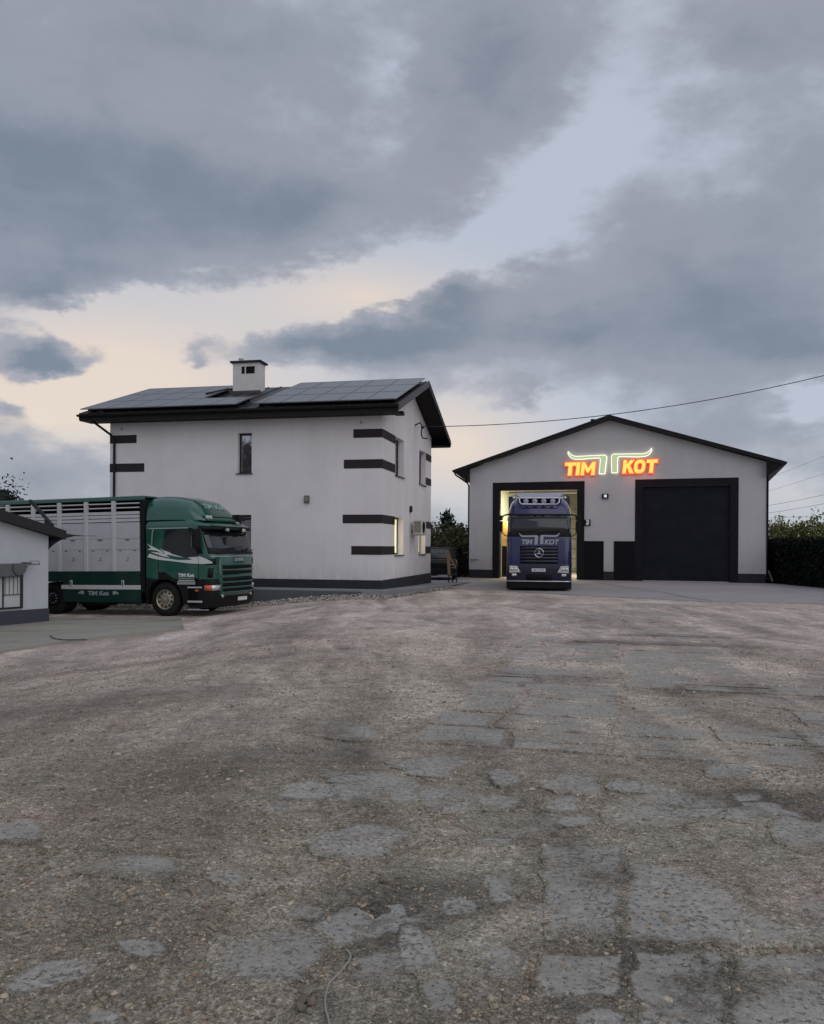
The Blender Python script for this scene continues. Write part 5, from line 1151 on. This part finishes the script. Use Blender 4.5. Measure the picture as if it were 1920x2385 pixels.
# ================================================================ VEGETATION
def cards(P_, S_, rngs, droop=0.0):
    n = len(P_); a = rngs.normal(size=(n, 3)); a /= np.linalg.norm(a, axis=1)[:, None]; b = np.cross(a, rngs.normal(size=(n, 3))); b /= np.linalg.norm(b, axis=1)[:, None]
    a = a * S_[:, None]; b = b * S_[:, None] * 0.55
    V = np.stack([P_ - a, P_ - b * .9, P_ + a, P_ + b * .9], 1).reshape(-1, 3); F = np.arange(n * 4).reshape(n, 4); return V, F
def leaf_obj(name, P_, S_, mat, parent, seed, upfac=0.5, stuff=False):
    rg = np.random.default_rng(seed); V, F = cards(P_, S_, rg); me = mesh_np(name, V, F, False)
    zr = (P_[:, 2] - P_[:, 2].min()) / max(1e-3, np.ptp(P_[:, 2])); t = np.clip(0.5 * rg.random(len(P_)) + 0.5 * rg.random(len(P_)) ** 2, 0, 1)
    at = me.attributes.new('tone', 'FLOAT', 'POINT'); at.data.foreach_set('value', np.repeat(t, 4).astype(np.float32))
    return link(name, me, mat, parent)
def tree(name, label, cat, x, y, h, r, mat, shape='round', n=2600, leaf=0.10, seed=1, group=None, z0=None, sparse=0.0, trunk=0.3):
    rg = np.random.default_rng(seed); z0 = float(gz(x, y)) - 0.1 if z0 is None else z0
    T = thing(name, label, cat, (x, y, z0), group=group)
    m = MB(); tr = 0.02 * h + 0.03
    m.tube([(0, 0, 0), (rg.normal(0, .02) * h, rg.normal(0, .02) * h, h * .4), (rg.normal(0, .03) * h, rg.normal(0, .03) * h, h * .92)], [tr, tr * .7, tr * .15], 7)
    nb = 16; tips = []
    for k in range(nb):
        zz = h * (trunk + (0.92 - trunk) * (k + .5) / nb); a = k * 2.4 + rg.normal(0, .3)
        if shape == 'cone': L = r * (1 - (zz / h - trunk) / (1.02 - trunk)) * rg.uniform(.7, 1.1); dz = -0.08 * L
        else: L = r * math.sqrt(max(0.08, 1 - ((zz / h - (trunk + 1) / 2) / ((1 - trunk) / 2)) ** 2)) * rg.uniform(.6, 1.15); dz = 0.35 * L
        p0 = Vector((0, 0, zz - (0.25 * L if shape != 'cone' else 0))); p1 = Vector((L * math.cos(a), L * math.sin(a), zz + dz)); tips.append((p0, p1))
        m.tube([p0, p0.lerp(p1, .5) + Vector((0, 0, .05 * L)), p1], [tr * .4, tr * .22, tr * .08], 4)
    m.build('trunk', M_bark, T)
    pts = []
    per = n // nb
    for p0, p1 in tips:
        t = rg.random(per) ** 0.6; base = np.array(p0)[None] * (1 - t[:, None]) + np.array(p1)[None] * t[:, None]
        cl = rg.normal(size=(per, 3)) * np.array([1, 1, .65]) * (r * (0.16 if shape == 'cone' else 0.22)) * (0.5 + t[:, None] * .7); pts.append(base + cl)
    tp_ = rg.normal(size=(n // 8, 3)) * np.array([.06, .06, .09]) * h * (0.6 if shape == 'cone' else 1) + np.array([0, 0, h * .95]); pts.append(tp_)
    Pp = np.concatenate(pts); Pp = Pp[Pp[:, 2] > 0.03]; Pp = Pp[rg.random(len(Pp)) > sparse]
    leaf_obj('crown', Pp, rg.uniform(.6, 1.4, len(Pp)) * leaf, mat, T, seed + 5)
    return T
tree('young_tree', 'small thin leafy tree beside the dark chimney behind the truck', 'tree', -19.9, 41, 5.3, 0.6, M_leafd, n=1500, leaf=.08, seed=3, trunk=.35, sparse=.1)
tree('conifer_tree', 'pointed dark tree rising above bushes between house and hall', 'tree', 2.95, 70, 4.6, 1.7, M_leafd, 'cone', n=2200, leaf=.17, seed=4, trunk=.22, sparse=.25)
tree('conifer_tree', 'low dark conifer next to the hall left wall, behind the far roof', 'tree', 6.7, 74, 3.7, 1.3, M_leafd, 'cone', n=1800, leaf=.16, seed=5, trunk=.1)
for k, (x, y, h, r, sd) in enumerate(((1.2, 58, 3.05, 1.9, 11), (3.3, 56, 2.9, 1.7, 12), (5.2, 58, 2.6, 1.5, 13), (-1.0, 60, 3.0, 1.8, 14), (4.2, 54, 2.1, 1.2, 15))):
    tree('bush', ['broad olive bush directly right of the house corner', 'olive bush behind the wooden trestle', 'olive bush against the left edge of the hall', 'olive bush mostly behind the house corner', 'lower olive bush in front of the far roof'][k], 'bush', x, y, h, r, M_leafo, n=2600, leaf=.13, seed=sd, trunk=.08, group='bushes between the house and the hall')
for k, (x, y, h) in enumerate(((2.62, 45.5, 1.75), (3.25, 46.6, 1.9), (1.0, 47.5, 2.0))):
    tree('thuja', ['narrow dark thuja right of the wooden trestle', 'narrow dark thuja touching the hall corner', 'narrow dark thuja behind the parked car'][k], 'thuja', x, y, h, .42, M_leafh, 'cone', n=1500, leaf=.07, seed=30 + k, trunk=.04, group='thujas in the gap')
# black boards added behind the gap to keep it dark
fen = thing('gap_darkening_fence', 'low black board fence added to darken the gap behind the parked car', 'fence', (-3.0, 49.5, 0), R(-3))
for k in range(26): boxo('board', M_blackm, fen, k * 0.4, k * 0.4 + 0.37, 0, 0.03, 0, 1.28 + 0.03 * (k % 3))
# hedge and shrubs right of the hall
hp = [(17.75, 44.0), (17.55, 38.5), (17.7, 33.0), (18.6, 26.0), (19.6, 18.0)]
def along(n, rg, zmax, thick, jag):
    seg = rg.random(n) * (len(hp) - 1); i = seg.astype(int); f = seg - i; A_ = np.array(hp)
    p = A_[i] * (1 - f[:, None]) + A_[np.minimum(i + 1, len(hp) - 1)] * f[:, None]; x = p[:, 0] + np.where(rg.random(n) < .55, 0.0, rg.random(n) * thick) + rg.normal(0, .06, n)
    top = zmax + jag * np.sin(p[:, 1] * 7.0) * 0.6 + jag * vnoise(p[:, 1] * 2.3, p[:, 1] * 0 + 3.0, 1); return np.stack([x, p[:, 1], rg.random(n) ** .8 * top], -1)
rg = np.random.default_rng(50)
hd = thing('thuja_hedge', 'tall near-black clipped hedge running towards the camera right of the hall', 'hedge', (0, 0, 0))
Pp = along(36000, rg, 2.16, .9, .10); fol = leaf_obj('foliage', Pp, rg.uniform(.04, .10, len(Pp)), M_leafh, hd, 51)
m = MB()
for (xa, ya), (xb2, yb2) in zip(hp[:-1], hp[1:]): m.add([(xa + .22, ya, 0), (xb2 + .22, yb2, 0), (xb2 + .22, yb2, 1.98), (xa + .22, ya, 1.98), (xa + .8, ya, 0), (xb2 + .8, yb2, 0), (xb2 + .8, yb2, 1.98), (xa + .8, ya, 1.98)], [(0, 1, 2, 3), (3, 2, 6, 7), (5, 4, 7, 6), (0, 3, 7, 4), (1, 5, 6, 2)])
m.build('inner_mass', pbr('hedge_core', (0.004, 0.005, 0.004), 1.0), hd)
ORD = ['first', 'second', 'third', 'fourth', 'fifth', 'sixth', 'seventh', 'eighth', 'ninth', 'tenth', 'eleventh', 'twelfth', 'thirteenth']
SHL = ['yellow-green shrub above the black hedge, ' + o_ + ' in the row counted from the hall wall' for o_ in ORD]
for k in range(13):
    y = 44.5 - k * 1.25; x = 19.2 + (0.15 if k < 6 else 0.15 + (k - 6) * .12)
    tree('shrub', SHL[k], 'shrub', x, y, 3.0 + 0.22 * math.sin(k * 2.1), .85, M_leafy, n=1100, leaf=.085, seed=60 + k, trunk=.25, group='yellow-green shrubs behind the hedge')
tree('conifer_tree', 'dark pointed spruce above the hedge at the right edge', 'tree', 19.9, 39.0, 3.75, 0.75, M_leafh, 'cone', n=2200, leaf=.10, seed=90, trunk=.05)
tree('broadleaf_tree', 'broad tree standing behind the camera, seen mirrored in the upper window', 'tree', -27.0, 1.5, 9.0, 2.3, M_leafd, n=2600, leaf=.3, seed=120, trunk=.3)
# tree line far behind and a tree behind the camera that the panes mirror
rg = np.random.default_rng(77); n = 26000; a = R(-60) + rg.random(n) * R(120); d = 150 + rg.random(n) * 14
hgt_ = 3.0 + 1.6 * vnoise(a * 26, a * 0 + 1.0, 0) + 1.0 * vnoise(a * 120, a * 0 + 2.0, 1)
Pp = np.stack([d * np.sin(a), d * np.cos(a), rg.random(n) ** .7 * hgt_ - 0.6], -1)
fw = leaf_obj('far_wood', Pp, rg.uniform(.3, .75, n), M_leafd, None, 78); tag(fw, 'dark low line of woodland along the horizon', 'woodland', kind='stuff')

# ================================================================ SMALL THINGS
# parked car in the gap
CR = thing('parked_car', 'dark car facing out from behind the house corner', 'car', (1.35, 41.0, 0.05), R(-92))
def cr(z, xb, xf, h_, r=.25): return cabring(z, xb, xf, h_, r, .06)
m = MB(); m.loft([cr(.25, -4.2, -.03, .86), cr(.5, -4.3, .05, .92), cr(.85, -4.25, .02, .92), cr(1.0, -4.2, -.15, .88)]); m.build('body', pbr('car_paint', (0.008, 0.008, 0.009), .5, spec=.3), CR)
m = MB(); m.loft([cr(1.0, -4.1, -1.05, .84), cr(1.3, -3.9, -1.35, .78), cr(1.56, -3.6, -1.7, .68), cr(1.60, -3.4, -1.95, .6)]); m.build('cabin', M_black, CR)
patch([cr(1.04, -4.1, -1.08, .83), cr(1.3, -3.9, -1.35, .78), cr(1.52, -3.6, -1.65, .70)], I_FRONT0 - 1, I_FRONT1 + 1, .012, 'windscreen', pbr('car_glass', (0.035, 0.035, 0.038), .3), CR, .006)
for s in (-1, 1):
    boxo('headlight', M_grey, CR, -0.02, 0.08, s * .68 - .14, s * .68 + .14, .68, .80, .02); wheel(CR, -.85, s * .86, s, .33, .2, hub_mat=M_grey); wheel(CR, -3.45, s * .86, s, .33, .2, hub_mat=M_grey)
boxo('grille', M_blackm, CR, .06, .10, -.45, .45, .55, .78)
patch([cr(.985, -4.2, -.13, .88), cr(1.0, -4.2, -.15, .88)], I_FRONT0, I_FRONT1, .01, 'bonnet_edge', M_grey, CR, .01)
# wooden trestle
TR = thing('wooden_trestle', 'pale wooden A-shaped trestle leaning in the gap beside the parked car', 'trestle', (1.74, 37.5, 0.0), R(-5))
def bar(name, a, b, w, t, mat=M_wood):
    a, b = Vector(a), Vector(b); d = (b - a).normalized(); u = Vector((0, 1, 0)); v = d.cross(u).normalized()
    vs = [p + v * s1 * w / 2 + u * s2 * t / 2 for p in (a, b) for s1 in (-1, 1) for s2 in (-1, 1)]
    return MB().add(vs, [(0, 1, 3, 2), (4, 6, 7, 5), (0, 4, 5, 1), (2, 3, 7, 6), (0, 2, 6, 4), (1, 5, 7, 3)]).build(name, mat, TR)
bar('leg', (-0.10, 0, 1.42), (-0.04, 0, 0.42), 0.13, 0.04); bar('leg', (-0.08, 0.05, 1.36), (0.26, 0.05, 0.72), 0.06, 0.04); bar('crossbar', (0.0, 0.02, 0.88), (0.20, 0.02, 0.86), 0.03, 0.03); bar('crossbar', (0.0, 0.02, 0.74), (0.26, 0.02, 0.74), 0.03, 0.03)
for x in (-0.06, 0.12, 0.30): bar('post', (x, 0.1, 0.76), (x, 0.1, 0.0), 0.05, 0.05, M_brickd)
boxo('seat_board', M_brickd, TR, -0.12, 0.34, 0.0, 0.3, 0.38, 0.44)
# wires
def wire(a, b, sag, r, mat, name, parent, n=26):
    a, b = Vector(a), Vector(b); m = MB(); m.tube([a.lerp(b, k / n) + Vector((0, 0, -4 * sag * (k / n) * (1 - k / n))) for k in range(n + 1)], r, 5); return m.build(name, mat, parent)
wa = H2W @ Vector((0.30, 5.2, 6.55))
pw = wire(wa, (22.5, 31.5, 10.35), 0.95, 0.016, M_cable, 'power_cable', None); tag(pw, 'single black cable running from the house gable over the hall roof', 'cable')
FL = thing('overhead_lines', 'thin pale utility wires crossing the sky above the hedge at right', 'wires', (0, 0, 0))
for (a, b, s_, r) in (((25.3, 63, 4.7), (31, 38, 8.0), .6, .012), ((25.3, 63, 4.2), (31.5, 38, 7.6), .7, .012), ((25.3, 63, 5.6), (30, 36, 10.2), .6, .008), ((25.3, 63, 4.0), (33, 40, 5.6), .6, .008), ((25.3, 63, 3.6), (36, 44, 4.3), .3, .008), ((25.3, 63, 6.4), (29, 34, 11.5), .5, .008)):
    wire(a, b, s_, r, M_cablefar, 'wire', FL)
PO = thing('utility_pole', 'utility pole hidden behind the hall that carries the wires', 'pole', (25.2, 63, 0)); MB().tube([(0, 0, 0), (0, 0, 6.4)], [.14, .09], 8).build('pole', M_bark, PO); boxo('crossarm', M_bark, PO, -.8, .8, -.05, .05, 5.9, 6.02)
# cord lying in the foreground, small stones beside it
pts = [gp(*p) for p in ((813, 2213), (822, 2224), (820, 2238), (803, 2262), (786, 2280), (773, 2296), (766, 2318), (764, 2336), (766, 2356), (773, 2385), (776, 2440))]
fine_pts = []
for i in range(len(pts) - 1):
    for k in range(5):
        t = k / 5; p0, p1, p2, p3 = pts[max(i - 1, 0)], pts[i], pts[i + 1], pts[min(i + 2, len(pts) - 1)]
        q = [0.5 * ((2 * p1[j]) + (-p0[j] + p2[j]) * t + (2 * p0[j] - 5 * p1[j] + 4 * p2[j] - p3[j]) * t * t + (-p0[j] + 3 * p1[j] - 3 * p2[j] + p3[j]) * t ** 3) for j in (0, 1)]; fine_pts.append(q)
cd = MB().tube([(x, y, float(gtot(x, y)) + 0.008) for x, y in fine_pts], 0.0042, 6).build('cord', pbr('cord_pale', (0.30, 0.275, 0.24), .8, var=.2, vscale=30)); tag(cd, 'pale cord lying in a wavy line across the gravel in the foreground', 'cord')
hs = MB().tube([(x, y, float(gz(x, y)) + 0.05) for x, y in [gp(*p) for p in ((118, 1440), (128, 1446), (150, 1449), (205, 1450))]], 0.011, 6).build('hose', M_cable); tag(hs, 'black hose lying on the concrete by the outbuilding corner', 'hose')
for i, (px2, py2, sz) in enumerate(((722, 2314, .030), (712, 2333, .026), (733, 2338, .024), (708, 2352, .036), (728, 2358, .020), (898, 2056, .034), (387, 1987, .03), (1650, 2246, .02))):
    x, y = gp(px2, py2); st = stones('stone', np.array([[0, 0, 0.0]]), np.array([sz]), .75, tones(1, .8, 1.1)); del st['kind']; st.location = (x, y, float(gtot(x, y)) + sz * .3)
    tag(st, ['largest rounded grey stone of the small heap left of the cord', 'brown stone at the left middle of the heap by the cord', 'pebble in the heap nearest the pale cord', 'flat wide stone at the front of the heap by the cord', 'smallest pebble at the front of the heap', 'lone dark stone below the middle of the yard', 'dark stone lying alone in brown dirt on the left', 'small dark stone on the large slab at lower right'][i], 'stone')
